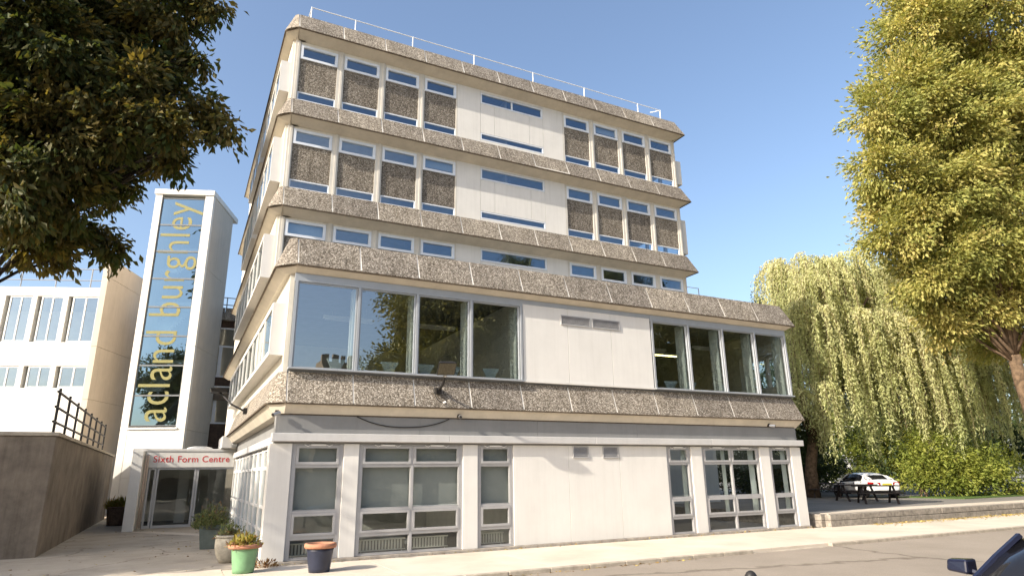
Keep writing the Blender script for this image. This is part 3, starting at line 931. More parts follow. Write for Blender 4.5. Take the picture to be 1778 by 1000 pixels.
# ------------------------------------------------------------------ entrance porch
ep = thing('entrance_porch', (-1.5, 13.9, 0), 'single-storey glazed entrance porch with a white sign board lettered Sixth Form Centre in red', 'entrance')
YP = 13.88
m = MB(); m.box(-3.13, YP, 2.24, .02, YP+.10, 2.83); sb = bevel(m.build('sign_board', 'wall', ep), .008)
m = MB(); m.box(-3.62, YP-.025, 2.84, .06, YP+5.5, 2.95); bevel(m.build('roof', 'cornice', ep), .015)
m = MB(); m.box(-3.13, YP+.006, 2.243, -2.72, YP+.02, 2.82); m.build('sign_end_panel', 'cornice', sb, (0, -.012, 0))
tm = text_mesh('Sixth Form Centre', 'lettering', 'red', .02, 1.06, .007)
xsz = [v.co.x for v in tm.vertices]; zsz = [v.co.y for v in tm.vertices]
tw = max(xsz)-min(xsz); sc = 2.72/tw
for v in tm.vertices:
    x, yv, zv = v.co
    v.co = ((x-min(xsz))*sc-2.88, YP-.004-zv*.15, yv*sc*1.02+2.44)
place_letters(tm, sb, 'red', 0)
m = MB(); m.box(-3.56, 12.85, 0, -3.20, YP+.05, 2.835); bevel(m.build('pier', 'wall', ep), .01)
m = MB(); m.box(-3.196, YP+.02, 0, -3.02, YP+.16, 2.835); m.build('pier_return', 'cream', ep)
for i, xx in enumerate((-3.12, -3.05)):
    m = MB(); m.tube([(xx, YP-.10, .05), (xx, YP-.10, 2.6), (xx, YP-.02, 2.7)], .028, 8); m.build('drainpipe', 'pinkish', ep, smooth=True)
# frames and leaves
for nm, (a, b) in (('fixed_light', (-3.0, -2.72)), ('door', (-2.70, -1.32)), ('door', (-1.30, .12))):
    m = MB(); bw = .07
    m.box(a, YP+.06, .02, b, YP+.12, .12); m.box(a, YP+.06, 2.16, b, YP+.12, 2.235)
    m.box(a, YP+.06, .121, a+bw, YP+.12, 2.159); m.box(b-bw, YP+.06, .121, b, YP+.12, 2.159)
    dr = m.build(nm, 'gframe', ep)
    p = MB(); p.add([(a+bw-.004, YP+.09, .117), (b-bw+.004, YP+.09, .117), (b-bw+.004, YP+.09, 2.163), (a+bw-.004, YP+.09, 2.163)], [(0, 1, 2, 3)])
    p.build('pane', 'glass_gf', dr)
    if nm == 'door':
        h = MB(); hx = b-.16 if a < -2 else a+.16
        h.tube([(hx, YP+.055, .95), (hx, YP-.02, .95), (hx, YP-.02, 1.35), (hx, YP+.055, 1.35)], .014, 8); h.build('handle', 'steel', dr)
m = MB(); m.box(-3.0, YP-.2, -.05, .1, YP+.4, .015); m.build('threshold', 'kerb', ep)
m = MB(); m.box(-3.55, YP+5.2, 0, .1, YP+5.35, 2.83); m.build('inner_wall', 'room', ep)
m = MB(); m.box(-3.55, YP+.18, 0, -3.42, YP+5.19, 2.83); m.build('inner_wall', 'roomd', ep)
m = MB(); m.box(-1.9, YP+3.2, 0.02, -1.5, YP+3.6, 2.83); m.build('column', 'wall', ep)
m = MB(); m.box(-3.4, YP+.2, -.04, .1, YP+5.19, .012); m.build('floor', 'carpet', ep)
sk = MB(); sk.lathe([(.55, 0), (.53, .06), (.44, .12), (.26, .16), (.02, .17)], 24); sk.build('skylight', 'white', ep, (-1.25, 15.6, 2.95), smooth=True)
m = MB(); m.box(-.55, 13.2, 2.96, -.16, 15.5, 3.42); bevel(m.build('roof_box', 'cornice', ep), .02)

# ------------------------------------------------------------------ stair tower (turned against the main block)
TH = R(-20.8)
st = thing('stair_tower', (-4.832, 23.443, 0), 'tall white stair tower with a glazed strip lettered acland burghley in yellow', 'tower', TH)
W, DP, H = 3.15, 4.3, 17.6
def sp(name, mat, *bx, parent=None):
    for b in bx:
        m = MB(); m.box(*b); o = m.build(name, mat, parent or st, local=True)
    return o
GX0, GX1 = .36, 2.70
ZS = [4.44, 6.0, 7.57, 9.15, 10.75, 12.35, 13.93, 15.5, 17.12]
# front: two stiles in cast lifts with open joints, lower wall, head
lift = [0, 4.25, 8.6, 13.0, 17.30]
for a, b in zip(lift[:-1], lift[1:]):
    bevel(sp('front_panel', 'wall', (0, 0, a+.006, GX0, .25, b-.006)), .008)
    bevel(sp('front_panel', 'wall', (GX1, 0, a+.006, W, .25, b-.006)), .008)
for a, b in ((0, 1.9), (1.9, 4.25)):
    bevel(sp('front_panel', 'wall', (GX0+.004, .01, a+.006, GX1-.004, .25, b-.006)), .008)
sp('window_sill', 'white', (GX0-.02, -.07, 4.27, GX1+.06, .2, 4.36))
bevel(sp('coping', 'wall', (-.06, -.06, 17.31, W+.04, DP+.02, 17.62)), .015)
# right flank: cast lifts, rounded at the far edge
for a, b in ((0, 4.25), (4.25, 8.6), (8.6, 13.0), (13.0, 17.30)):
    mb = MB()
    pts = [(W, .255), (W, DP-.9)]+[(W-.9+.9*math.cos(t), DP-.9+.9*math.sin(t)) for t in (R(22), R(45), R(68), R(90))]+[(W-1.0, DP-.25), (W-.25, DP-1.0), (W-.25, .255)]
    n = len(pts)
    mb.add([(x, y, a+.006) for x, y in pts]+[(x, y, b-.006) for x, y in pts], [(i, (i+1) % n, n+(i+1) % n, n+i) for i in range(n)]+[tuple(range(n-1, -1, -1)), tuple(range(n, 2*n))])
    mb.build('flank_panel', 'beige', st, local=True)
sp('back_wall', 'beige', (0, DP-.24, 0, W-1.05, DP, 17.3)); sp('left_wall', 'beige', (0, .255, 0, .22, DP-.245, 17.3))
sp('landing', 'room', *[(.25, 1.4, z, W-.3, DP-.3, z+.18) for z in (4.6, 7.9, 11.2, 14.4)])
for j in range(4):
    m = MB()
    for i in range(9): m.box(.5, .7+i*.28, 3.0+j*3.3+i*.18, 1.4, .981+i*.28, 3.2+j*3.3+i*.18)
    m.build('stair_flight', 'ceil', st, local=True)
for a, b in zip(ZS[:-1], ZS[1:]):
    m = MB(); bw = .04
    m.box(GX0+.002, .06, a, GX1-.002, .13, a+bw); m.box(GX0+.002, .06, b-bw-.002, GX1-.002, .13, b-.002)
    m.box(GX0+.002, .06, a+bw, GX0+.05, .13, b-bw-.002); m.box(GX1-.05, .06, a+bw, GX1-.002, .13, b-bw-.002)
    f = m.build('window', 'alud', st, local=True)
    p = MB(); p.add([(GX0+.046, .10, a+bw-.003), (GX1-.046, .10, a+bw-.003), (GX1-.046, .10, b-bw+.001), (GX0+.046, .10, b-bw+.001)], [(0, 1, 2, 3)])
    p.build('pane', 'glass_st', f, local=True)
tm = text_mesh('acland burghley', 'lettering', 'yellow', .02, 1.02, -.004)
xsz = [v.co.x for v in tm.vertices]; zsz = [v.co.y for v in tm.vertices]
asc = max(zsz)
sx = 12.25/(max(xsz)-min(xsz)); sy = 1.58/asc
for v in tm.vertices:
    x, yv, zv = v.co
    v.co = (2.10-yv*sy, .085-zv*.15, 4.66+(x-min(xsz))*sx)
place_letters(tm, st, 'yellow', 2, True)

# ------------------------------------------------------------------ building at the left, same skew
lb = thing('side_building', (-6.7, 25.0, 0), 'white building with a tall beige end wall and roof rails left of the stair tower', 'building', TH)
def lp(name, mat, *bx, parent=None):
    for b in bx:
        m = MB(); m.box(*b); o = m.build(name, mat, parent or lb, local=True)
    return o
for a, b in ((0, 5.9), (5.9, 9.0-.3), (8.7, 12.6), (12.6, 13.7)):
    bevel(lp('end_wall_panel', 'beige', (-.20, -.05, a+.006, .12, 24, b-.006)), .01)
lp('front_wall', 'wall', (-14, .1, 0, -.205, .4, 6.5), (-14, .1, 7.66, -.205, .4, 8.95), (-14, .1, 11.5, -.205, .4, 12.0))
for k in range(8):
    x1 = -.22-k*1.6
    lp('front_pier', 'wall', (x1-.22 if k else x1-.02, .1, 8.955, x1, .4, 11.495), (x1-.22 if k else x1-.02, .1, 6.505, x1, .4, 7.655))
    for z0, z1 in ((8.96, 11.49), (6.51, 7.65)):
        a, b = x1-1.38, (x1-.22 if k else x1-.02)
        m = MB(); bw = .07
        m.box(a, .14, z0, b, .22, z0+bw); m.box(a, .14, z1-bw, b, .22, z1)
        for q in (a, (a+b)/2-bw/2, b-bw): m.box(q, .14, z0+bw, q+bw, .22, z1-bw)
        f = m.build('window', 'white', lb, local=True)
        for c, d in ((a+bw, (a+b)/2-bw/2), ((a+b)/2+bw/2, b-bw)):
            p = MB(); p.add([(c, .18, z0+bw), (d, .18, z0+bw), (d, .18, z1-bw), (c, .18, z1-bw)], [(0, 1, 2, 3)])
            p.build('pane', 'glass_up', f, local=True)
lp('roof', 'roof', (-14, .405, 11.6, -.21, 9, 11.98)); lp('back_room', 'room', (-14, 4, 0, -.21, 4.1, 11.59)); lp('floor_slab', 'room', (-14, .41, 8.3, -.22, 3.99, 8.6), (-14, .41, 5.6, -.22, 3.99, 5.9))
for z in (12.45, 13.1):
    m = MB(); m.tube([(-14, .25, z), (-.21, .25, z)], .025, 6); rr = m.build('roof_rail', 'steel', lb, local=True)
for x in np.arange(-13.5, -.5, 1.8):
    m = MB(); m.tube([(x, .25, 12), (x, .25, 13.12)], .03, 6); m.build('post', 'steel', rr, local=True)

# raised terrace with its dark side wall and railing
tr = thing('terrace_wall', (-8, 14, 0), 'dark stained concrete terrace wall at the far left edge below the railing', 'wall')
for a, b in ((5, 11.3), (11.3, 17.6), (17.6, 23.0)):
    m = MB(); m.box(-14, a+.006, -.1, -4.90, b-.006, 2.90); bevel(m.build('wall_panel', 'terrace', tr), .02)
m = MB(); m.box(-14, 4.96, 2.905, -4.84, 23.0, 3.0); bevel(m.build('coping', 'kerb', tr), .015)
rl = thing('terrace_railing', (-5.05, 14, 3.0), 'dark metal railing on top of the terrace wall at the left edge', 'railing')
for z in (3.28, 3.66, 4.05):
    m = MB(); m.tube([(-5.05, 5.1, z), (-5.05, 18.6, z)], .032, 8); m.build('rail', 'dark', rl)
for y in np.arange(5.4, 18.7, 1.88):
    m = MB(); m.tube([(-5.05, y, 3.0), (-5.05, y, 4.16)], .034, 8); m.build('post', 'dark', rl)

# ------------------------------------------------------------------ link block between tower and main block
lk = thing('link_building', (0, 27, 0), 'dark brick link block with white window bands between stair tower and main block', 'building')
def kp(name, mat, *bx, parent=None):
    for b in bx:
        m = MB(); m.box(*b); o = m.build(name, mat, parent or lk)
    return o
kp('wall', 'brick', (-2, 26.2, 0, 9, 26.5, 4.85), (-2, 26.2, 7.05, 9, 26.5, 7.55), (-2, 26.2, 10.55, 9, 26.5, 11.2)); kp('band', 'terrace', (-2, 26.1, 6.2, 9, 26.19, 6.6))
kp('roof', 'roof', (-2, 26.2, 11.2, 9, 34, 11.5)); kp('back_wall', 'room', (-2, 29.5, 0, 9, 29.7, 11.2)); kp('floor_slab', 'roomd', (-2, 26.51, 7.1, 9, 29.5, 7.4))
for k in range(7):
    a = -2+k*M
    q = MB(); q.hexa([(a+.01, 25.85, 10.95), (a+M-.01, 25.85, 10.95), (a+M-.01, 26.2, 10.95), (a+.01, 26.2, 10.95), (a+.01, 26.12, 11.75), (a+M-.01, 26.12, 11.75), (a+M-.01, 26.25, 11.75), (a+.01, 26.25, 11.75)])
    q.build('ledge_panel', 'agg', lk)
    for z0, z1 in ((4.855, 7.045), (7.555, 10.545)):
        m = MB(); bw = .09; b = a+M
        m.box(a+.002, 26.22, z0, b-.002, 26.3, z0+bw); m.box(a+.002, 26.22, z1-bw, b-.002, 26.3, z1); m.box(a+.002, 26.22, (z0+z1)/2+.3, b-.002, 26.3, (z0+z1)/2+.4)
        m.box(a+.002, 26.22, z0+bw, a+bw, 26.3, (z0+z1)/2+.299); m.box(b-bw, 26.22, z0+bw, b-.002, 26.3, (z0+z1)/2+.299)
        f = m.build('window', 'upvc', lk)
        p = MB(); p.add([(a, 26.26, z0+bw), (b, 26.26, z0+bw), (b, 26.26, z1-bw), (a, 26.26, z1-bw)], [(0, 1, 2, 3)]); p.build('pane', 'glass_gf', f)
railing(lk, 'roof_rail', [(x, 26.6, 11.5) for x in (-1.8, -.4, 1.4, 3.2)], 1.0, (.55, 1.0), .03, 'steel')

# ------------------------------------------------------------------ low rear wing on the right
wg = thing('rear_wing', (20, 12, 0), 'low rear wing whose pebbled roof ledge shows behind the right end of the front block', 'building')
def gp(name, mat, *bx):
    m = MB()
    for b in bx: m.box(*b)
    return m.build(name, mat, wg)
gp('wall', 'wall', (17.15, 9.4, .3, 21.8, 16, 9.9)); gp('roof', 'roof', (17.15, 9.3, 10.2, 21.8, 16, 10.55))
for k in range(4):
    a = 17.1+k*1.22; last = k == 3
    q = MB(); e = .35 if last else 0
    q.hexa([(a+.01, 9.0, 9.95), (a+1.21+e, 9.0, 9.95), (a+1.21+e, 9.6, 9.95), (a+.01, 9.6, 9.95), (a+.01, 9.35, 10.78), (a+1.21, 9.35, 10.78), (a+1.21, 9.6, 10.78), (a+.01, 9.6, 10.78)])
    q.build('ledge_panel', 'agg', wg)
railing(wg, 'roof_rail', [(17.4, 9.7, 10.55), (20.0, 9.7, 10.55), (22.0, 9.7, 10.55)], .72, (1.0,), .02, 'white')

# ------------------------------------------------------------------ things fixed to the front
fl = thing('floodlight', (3.67, .08, 3.86), 'black floodlight on a bent arm reaching out below the left big windows', 'lamp')
m = MB(); m.box(3.60, .02, 3.78, 3.74, .14, 3.93); m.build('bracket', 'dark', fl)
m = MB(); m.tube([(3.67, .08, 3.86), (3.64, -.34, 3.98), (3.60, -.58, 4.16)], .036, 8); m.build('arm', 'dark', fl)
m = MB(); m.tube([(3.60, -.55, 4.13), (3.595, -.62, 4.21)], .045, 10); m.build('joint', 'steel', fl)
hd = [(-.24, -.665, 4.13), (.24, -.665, 4.15), (.24, -.815, 4.44), (-.24, -.815, 4.42)]
m = MB(); m.hexa([(3.58+x, y, z) for x, y, z in hd]+[(3.58+x*.8, y+.115, z+.06) for x, y, z in hd]); bevel(m.build('lamp_head', 'dark', fl), .015)
m = MB(); m.hexa([(3.58+x*.88, y*1.0+(-.018), z+(.02 if z < 4.3 else -.02)) for x, y, z in hd]+[(3.58+x*.88, y-.004, z+(.022 if z < 4.3 else -.018)) for x, y, z in hd]); m.build('lens', 'lens', fl)
m = MB(); m.tube([(3.55, .02, 3.98), (3.52, -.02, 3.82), (3.60, -.05, 3.62), (3.72, -.04, 3.55), (3.78, -.09, 3.56)], .010, 6); m.build('cable', 'cable', fl)
m = MB(); m.tube([(3.74, -.10, 3.54), (3.80, -.14, 3.56)], .022, 8); m.build('connector', 'white', fl)

fl2 = thing('floodlight', (-.45, 9.2, 3.8), 'black bent-arm floodlight fixed to the courtyard side of the block', 'lamp')
m = MB(); m.tube([(-.40, 5.9, 3.75), (-.78, 6.0, 3.95), (-1.10, 6.6, 4.35)], .03, 8); m.build('arm', 'dark', fl2)
m = MB(); m.hexa([(-1.36, 6.35, 4.36), (-.94, 6.35, 4.36), (-.94, 6.85, 4.36), (-1.36, 6.85, 4.36), (-1.40, 6.3, 4.46), (-.90, 6.3, 4.46), (-.90, 6.9, 4.46), (-1.40, 6.9, 4.46)]); m.build('lamp_head', 'dark', fl2)
m = MB(); m.box(-.44, 5.82, 3.66, -.33, 5.98, 3.84); m.build('bracket', 'dark', fl2)

def seccam(loc, label, aim):
    t = thing('security_camera', loc, label, 'camera', group='small cameras and lamps under the ledge')
    x, y, z = loc
    m = MB(); m.tube([(x, y+.10, z+.03), (x, y, z)], .022, 8); m.box(x-.04, y+.07, z-.02, x+.04, y+.12, z+.08); m.build('bracket', 'dark', t)
    d = Vector(aim).normalized(); c = Vector(loc)
    m = MB(); m.tube([c-d*.06, c+d*.12], .045, 10); m.build('body', 'steel', t, smooth=False)
    m = MB(); m.tube([c+d*.121, c+d*.14], .035, 10); m.build('lens', 'dark', t)
seccam((4.27, .07, 3.23), 'small security camera under the lower ledge beside the end of the hanging cable', (-.3, -1, -.2))
seccam((15.35, .07, 3.22), 'small white lamp under the lower ledge near the right corner', (.8, -.6, -.1))
seccam((-.17, .02, 3.18), 'small security camera under the lower ledge at the left corner', (-.8, -.5, -.3))
pts = []
for i in range(17):
    t = i/16; x = 1.66+(4.02-1.66)*t
    pts.append((x, .195, 3.17-.24*(1-(2*t-1)**2)-.01*math.sin(9*t)))
m = MB(); m.tube(pts, .013, 6)
tag(m.build('cable', 'cable', None), 'black cable hanging in a loop across the grey fascia below the lower ledge', 'cable')

# ------------------------------------------------------------------ things inside, seen through the glass
def chair_meshes():
    d = {}
    # back: flared top, narrow neck, spreading to the seat
    prof = [(-.24, .86), (.24, .86), (.235, .82), (.15, .68), (.13, .60), (.17, .46), (-.17, .46), (-.13, .60), (-.15, .68), (-.235, .82)]
    n = len(prof); mb = MB()
    mb.add([(x, -.02-(z-.46)*.12, z) for x, z in prof]+[(x, .005-(z-.46)*.12, z) for x, z in prof], [tuple(range(n)), tuple(range(2*n-1, n-1, -1))]+[(i, n+i, n+(i+1) % n, (i+1) % n) for i in range(n)])
    d['backrest'] = mb.mesh('backrest', 'chair')
    mb = MB(); mb.box(-.21, .0, .43, .21, .42, .455); d['seat'] = mb.mesh('seat', 'chair')
    for nm, (x, y) in dict(a=(-.18, .03), b=(.18, .03), c=(-.18, .38), d=(.18, .38)).items():
        mb = MB(); mb.tube([(x*1.1, y, 0), (x, y, .43)], .012, 6); d['leg'+nm] = mb.mesh('leg', 'steel')
    return d
CH = chair_meshes()
def chair(x, y, rz, label):
    t = thing('chair', (x, y, 3.80), label, 'chair', rz, 'pale blue chairs inside the first floor')
    place(CH['seat'], 'seat', t, local=True); place(CH['backrest'], 'backrest', t, local=True)
    for k in 'abcd': place(CH['leg'+k], 'leg', t, local=True)
for x, y, rz, lab in ((1.25, 1.05, .1, 'pale blue chair behind the first big window from the left'),
                      (1.85, 1.0, -.15, 'pale blue chair behind the left edge of the second big window'),
                      (2.62, 1.0, .05, 'pale blue chair in the middle of the second big window'),
                      (3.62, 1.0, .0, 'pale blue chair at the left of the third big window'),
                      (4.42, 1.05, .1, 'pale blue chair at the right of the third big window behind the floodlight'),
                      (5.55, 1.0, -.1, 'pale blue chair behind the fourth big window'),
                      (11.35, 1.1, .1, 'pale blue chair behind the first big window of the right bank'),
                      (12.15, 1.15, -.2, 'pale blue chair beside the first mullion of the right bank'),
                      (12.95, 1.1, .0, 'pale blue chair behind the second big window of the right bank'),
                      (14.3, 1.1, .1, 'pale blue chair behind the third big window of the right bank')):
    chair(x, y, rz, lab)
def ceil_light(x, y, lit, label):
    t = thing('ceiling_light', (x, y, 6.3), label, 'light', group='ceiling lights inside the first floor')
    m = MB(); m.box(x-.75, y-.07, 6.22, x+.75, y+.07, 6.30); m.build('housing', 'white', t)
    m = MB(); m.tube([(x-.7, y, 6.19), (x+.7, y, 6.19)], .022, 8); m.build('tube', 'tube' if lit else 'white', t)
    for q in (-.5, .5):
        m = MB(); m.tube([(x+q, y, 6.30), (x+q, y, 6.62)], .008, 6); m.build('hanger', 'steel', t)
ceil_light(14.75, 4.2, True, 'lit yellow strip light seen in the first window of the right bank')
for x, y, lab in ((2.0, 3.2, 'unlit strip light deep in the left room near its first window'), (4.6, 3.2, 'unlit strip light deep in the left room near its fourth window'), (13.4, 3.6, 'unlit strip light behind the second window of the right bank'), (15.4, 2.6, 'unlit strip light behind the last window of the right bank')):
    ceil_light(x, y, False, lab)
def radiator(x0, x1, label):
    t = thing('radiator', ((x0+x1)/2, .55, .12), label, 'radiator', group='radiators low behind the ground floor windows')
    m = MB(); m.box(x0, .56, .13, x1, .60, .36); m.build('panel', 'roomd', t)
    m = MB()
    n = int((x1-x0)/.075)
    for k in range(n):
        a = x0+.01+k*.075; m.box(a, .525, .12, a+.042, .558, .37)
    m.box(x0-.01, .522, .345, x1+.01, .559, .375); m.box(x0-.01, .522, .115, x1+.01, .559, .135); m.build('fins', 'radiator', t)
    m = MB(); m.tube([(x0+.06, .58, .014), (x0+.06, .58, .10)], .012, 6); m.tube([(x1-.06, .58, .014), (x1-.06, .58, .10)], .012, 6); m.build('pipe', 'steel', t)
radiator(.42, 1.25, 'cream radiator low behind the leftmost ground-floor window')
radiator(1.95, 3.05, 'cream radiator behind the left half of the double ground-floor window')
radiator(3.18, 4.15, 'cream radiator behind the right half of the double ground-floor window')
radiator(4.95, 5.70, 'cream radiator behind the narrow window left of the blank wall')
for x0, x1, lab in ((.30, 1.36, 'grey roller blind drawn in the leftmost ground-floor window'), (1.84, 3.06, 'grey roller blind in the left half of the double ground-floor window'), (3.12, 4.36, 'grey roller blind in the right half of the double ground-floor window'), (4.88, 5.80, 'grey roller blind in the narrow window left of the blank wall')):
    t = thing('roller_blind', ((x0+x1)/2, .40, 2.5), lab, 'blind', group='roller blinds on the ground floor')
    zb = 1.06 + (.0 if x0 != 3.12 else .02)
    m = MB(); m.box(x0, .40, zb+.02, x1, .404, 2.45); m.build('cloth', 'blind', t)
    m = MB(); m.tube([(x0, .402, 2.47), (x1, .402, 2.47)], .025, 8); m.tube([(x0, .402, zb+.01), (x1, .402, zb+.01)], .011, 6); m.build('bar', 'white', t)
for x0, z1, zb, lab in ((.20, 9.72, 9.22, 'pale blind down in the leftmost window just above the projecting front'), (12.32, 16.2, 15.95, 'pale blind half down in the top storey, second window of the right group'), (4.72, 12.95, 12.66, 'pale blind half down in the fourth storey, fourth window from the left')):
    t = thing('roller_blind', (x0+.6, YW+.16, z1), lab, 'blind', group='roller blinds in the upper storeys')
    m = MB(); m.box(x0, YW+.160, zb, x0+1.2, YW+.164, z1); m.build('cloth', 'fin', t)
    m = MB(); m.tube([(x0, YW+.162, zb), (x0+1.2, YW+.162, zb)], .011, 6); m.build('bar', 'white', t)
for x0, x1, lab in ((11.75, 11.90, 'pale curtain bunched at the right of the first window right of the blank wall'), (14.55, 14.78, 'pale curtain bunched at the right of the right double window'), (16.05, 16.24, 'pale curtain bunched at the right of the rightmost window'), (13.38, 13.52, 'pale curtain bunched at the centre of the right double window')):
    mb = MB(); n = 14
    ring0 = [(x0+(x1-x0)*k/n, .46+.03*math.sin(k*2.2), .45) for k in range(n+1)]
    ring1 = [(x0+(x1-x0)*k/n, .46+.022*math.sin(k*2.2), 2.48) for k in range(n+1)]
    mb.add(ring0+ring1+[(a, b+.006, c) for a, b, c in ring0+ring1], [(k, k+1, n+2+k, n+1+k) for k in range(n)]+[(2*n+2+k, 3*n+3+k, 3*n+4+k, 2*n+3+k) for k in range(n)])
    tag(mb.build('curtain', 'fin', None), lab, 'curtain', 'curtains on the ground floor')

# ------------------------------------------------------------------ pots and their plants
def pot(name, loc, prof, mat, label, rim=None, rimmat=None, soil_z=.5, soil_r=.2, sq=False):
    t = thing(name, loc, label, 'plant pot')
    mb = MB(); mb.lathe(prof, 4 if sq else 36)
    o = mb.build('body', mat, t, (0, 0, 0), smooth=not sq, local=True)
    if sq: o.rotation_euler = (0, 0, R(38))
    if rim:
        mb = MB(); mb.lathe(rim, 36); mb.build('rim', rimmat, t, smooth=True, local=True)
    mb = MB(); mb.lathe([(soil_r, soil_z-.02), (soil_r*.6, soil_z+.01), (.01, soil_z+.015)], 20); mb.build('soil', 'soil', t, local=True)
    return t
def wall_prof(r0, r1, h, th=.025, bulge=0):
    out = [(r0+(r1-r0)*k/6+bulge*math.sin(math.pi*k/6), h*k/6) for k in range(7)]
    return [(.01, 0)]+out+[(r1-th, h), (r1-th-.01, h-.12), (.01, h-.14)]
def rimp(r, z0, z1, w_): return [(r-.02, z0), (r+w_, z0), (r+w_+.012, (z0+z1)/2), (r+w_, z1), (r-.02, z1+.005), (r-.045, z1-.03), (r-.05, z0-.02)]
p1 = pot('plant_pot', (.69, -1.40, .0), wall_prof(.20, .265, .46), 'potblue', 'dark blue glazed pot with a terracotta rim standing on the pavement', rimp(.268, .445, .53, .035), 'terra', .44, .23)
p2 = pot('plant_pot', (-.65, -.70, 0), wall_prof(.20, .255, .48), 'potgreen', 'green glazed pot with terracotta rim and yellow plant at the building corner', rimp(.258, .46, .53, .05), 'terra', .46, .22)
p3 = pot('plant_urn', (-.82, 1.25, 0), wall_prof(.16, .27, .56, bulge=.06), 'potstone', 'rounded stone urn with a small plant behind the green pot', rimp(.27, .53, .58, .02), 'potstone', .5, .22)
p4 = pot('planter', (-.98, 4.85, 0), wall_prof(.36, .46, .60), 'potgrey', 'square dark grey planter with a dense green bush near the entrance', None, None, .52, .38, sq=True)
p5 = pot('plant_tub', (-4.0, 17.2, 0), wall_prof(.36, .44, .72), 'pottub', 'brown tub with pale dry grass at the foot of the stair tower', rimp(.44, .68, .74, .01), 'pottub', .68, .40)
def plant(parent, name, n, size, mat, rx, rz, z0, upb=.8, wid=.35, droop=.0):
    u = unit(n); u[:, 2] = np.abs(u[:, 2])
    rr = RNG.random(n)**.5
    k = RNG.integers(0, 9, n); lob_ = unit(9)*np.array((.55, .55, .3)); amp = .55+.6*RNG.random(9)
    P = (u*rr[:, None]*amp[k][:, None]*.75+lob_[k])*np.array((rx, rx, rz)); P[:, 2] = np.abs(P[:, 2])+z0
    D = u*.8+RNG.normal(size=(n, 3))*.5+np.array((0, 0, upb-droop))
    place(leaf_mesh(name, P, D, size, LF[mat], wid=wid), name, parent, local=True)
    m = MB()
    for k in range(14):
        v = unit(1)[0]; m.tube([(v[0]*.05, v[1]*.05, z0-.1), (v[0]*rx*.4, v[1]*rx*.4, z0+rz*.4), (v[0]*rx*.7, v[1]*rx*.7, z0+abs(v[2])*rz*.8)], .006, 4)
    m.build('stem', 'bark', parent, local=True)
plant(p2, 'foliage', 520, .09, 'potgold', .33, .30, .46, .7)
plant(p2, 'dry_leaves', 220, .07, 'dry', .30, .10, .49, .1)
plant(p3, 'foliage', 300, .08, 'pot', .26, .30, .52, .6)
plant(p3, 'dry_leaves', 160, .07, 'dry', .30, .12, .55, -.2)
plant(p4, 'foliage', 2600, .08, 'pot', .52, .62, .50, .9, .28)
plant(p4, 'dry_leaves', 120, .06, 'dry', .35, .75, .55, .9)
plant(p5, 'foliage', 900, .22, 'potgold', .40, .42, .62, 1.2, .10)
weed = thing('weed_plant', (-.18, -.16, 0), 'small dry weed growing at the foot of the corner pier', 'weed')
n = 130; u = unit(n); u[:, 2] = np.abs(u[:, 2]); P = u*.15*RNG.random((n, 1))**.5; place(leaf_mesh('foliage', P*np.array((1.8, .6, 1)), u+np.array((0, 0, .5)), .07, LF['dry']), 'foliage', weed, local=True)

# ------------------------------------------------------------------ picnic tables
def picnic(loc, rz, label):
    t = thing('picnic_table', loc, label, 'picnic table', rz, 'dark wooden picnic tables on the car park')
    for k in range(5):
        m = MB(); y = -.36+k*.145; m.box(-.9, y, .70, .9, y+.135, .74); m.build('plank', 'benchwood', t, local=True)
    for s in (-1, 1):
        for q in (0, 1):
            m = MB(); y = s*.70+(q-.5)*.145-.0675; m.box(-.9, y, .42, .9, y+.135, .455); m.build('seat_plank', 'benchwood', t, local=True)
    for x in (-.62, .62):
        for s in (-1, 1):
            m = MB(); m.hexa([(x-.035, s*.72-.05, 0), (x+.035, s*.72-.05, 0), (x+.035, s*.72+.05, 0), (x-.035, s*.72+.05, 0), (x-.035, s*.18-.05, .70), (x+.035, s*.18-.05, .70), (x+.035, s*.18+.05, .70), (x-.035, s*.18+.05, .70)])
            m.build('leg', 'benchwood', t, local=True)
        m = MB(); m.box(x+.036, -.82, .33, x+.075, .82, .42); m.build('cross_bar', 'benchwood', t, local=True)
picnic((25.1, 3.5, .38), R(-42), 'dark picnic table nearest the timber edging on the car park')
picnic((26.6, 5.6, .38), R(-30), 'dark picnic table directly behind the nearest one, beside the white car')
picnic((29.2, 9.2, .38), R(-50), 'dark picnic table furthest left in the shade by the willow trunk')

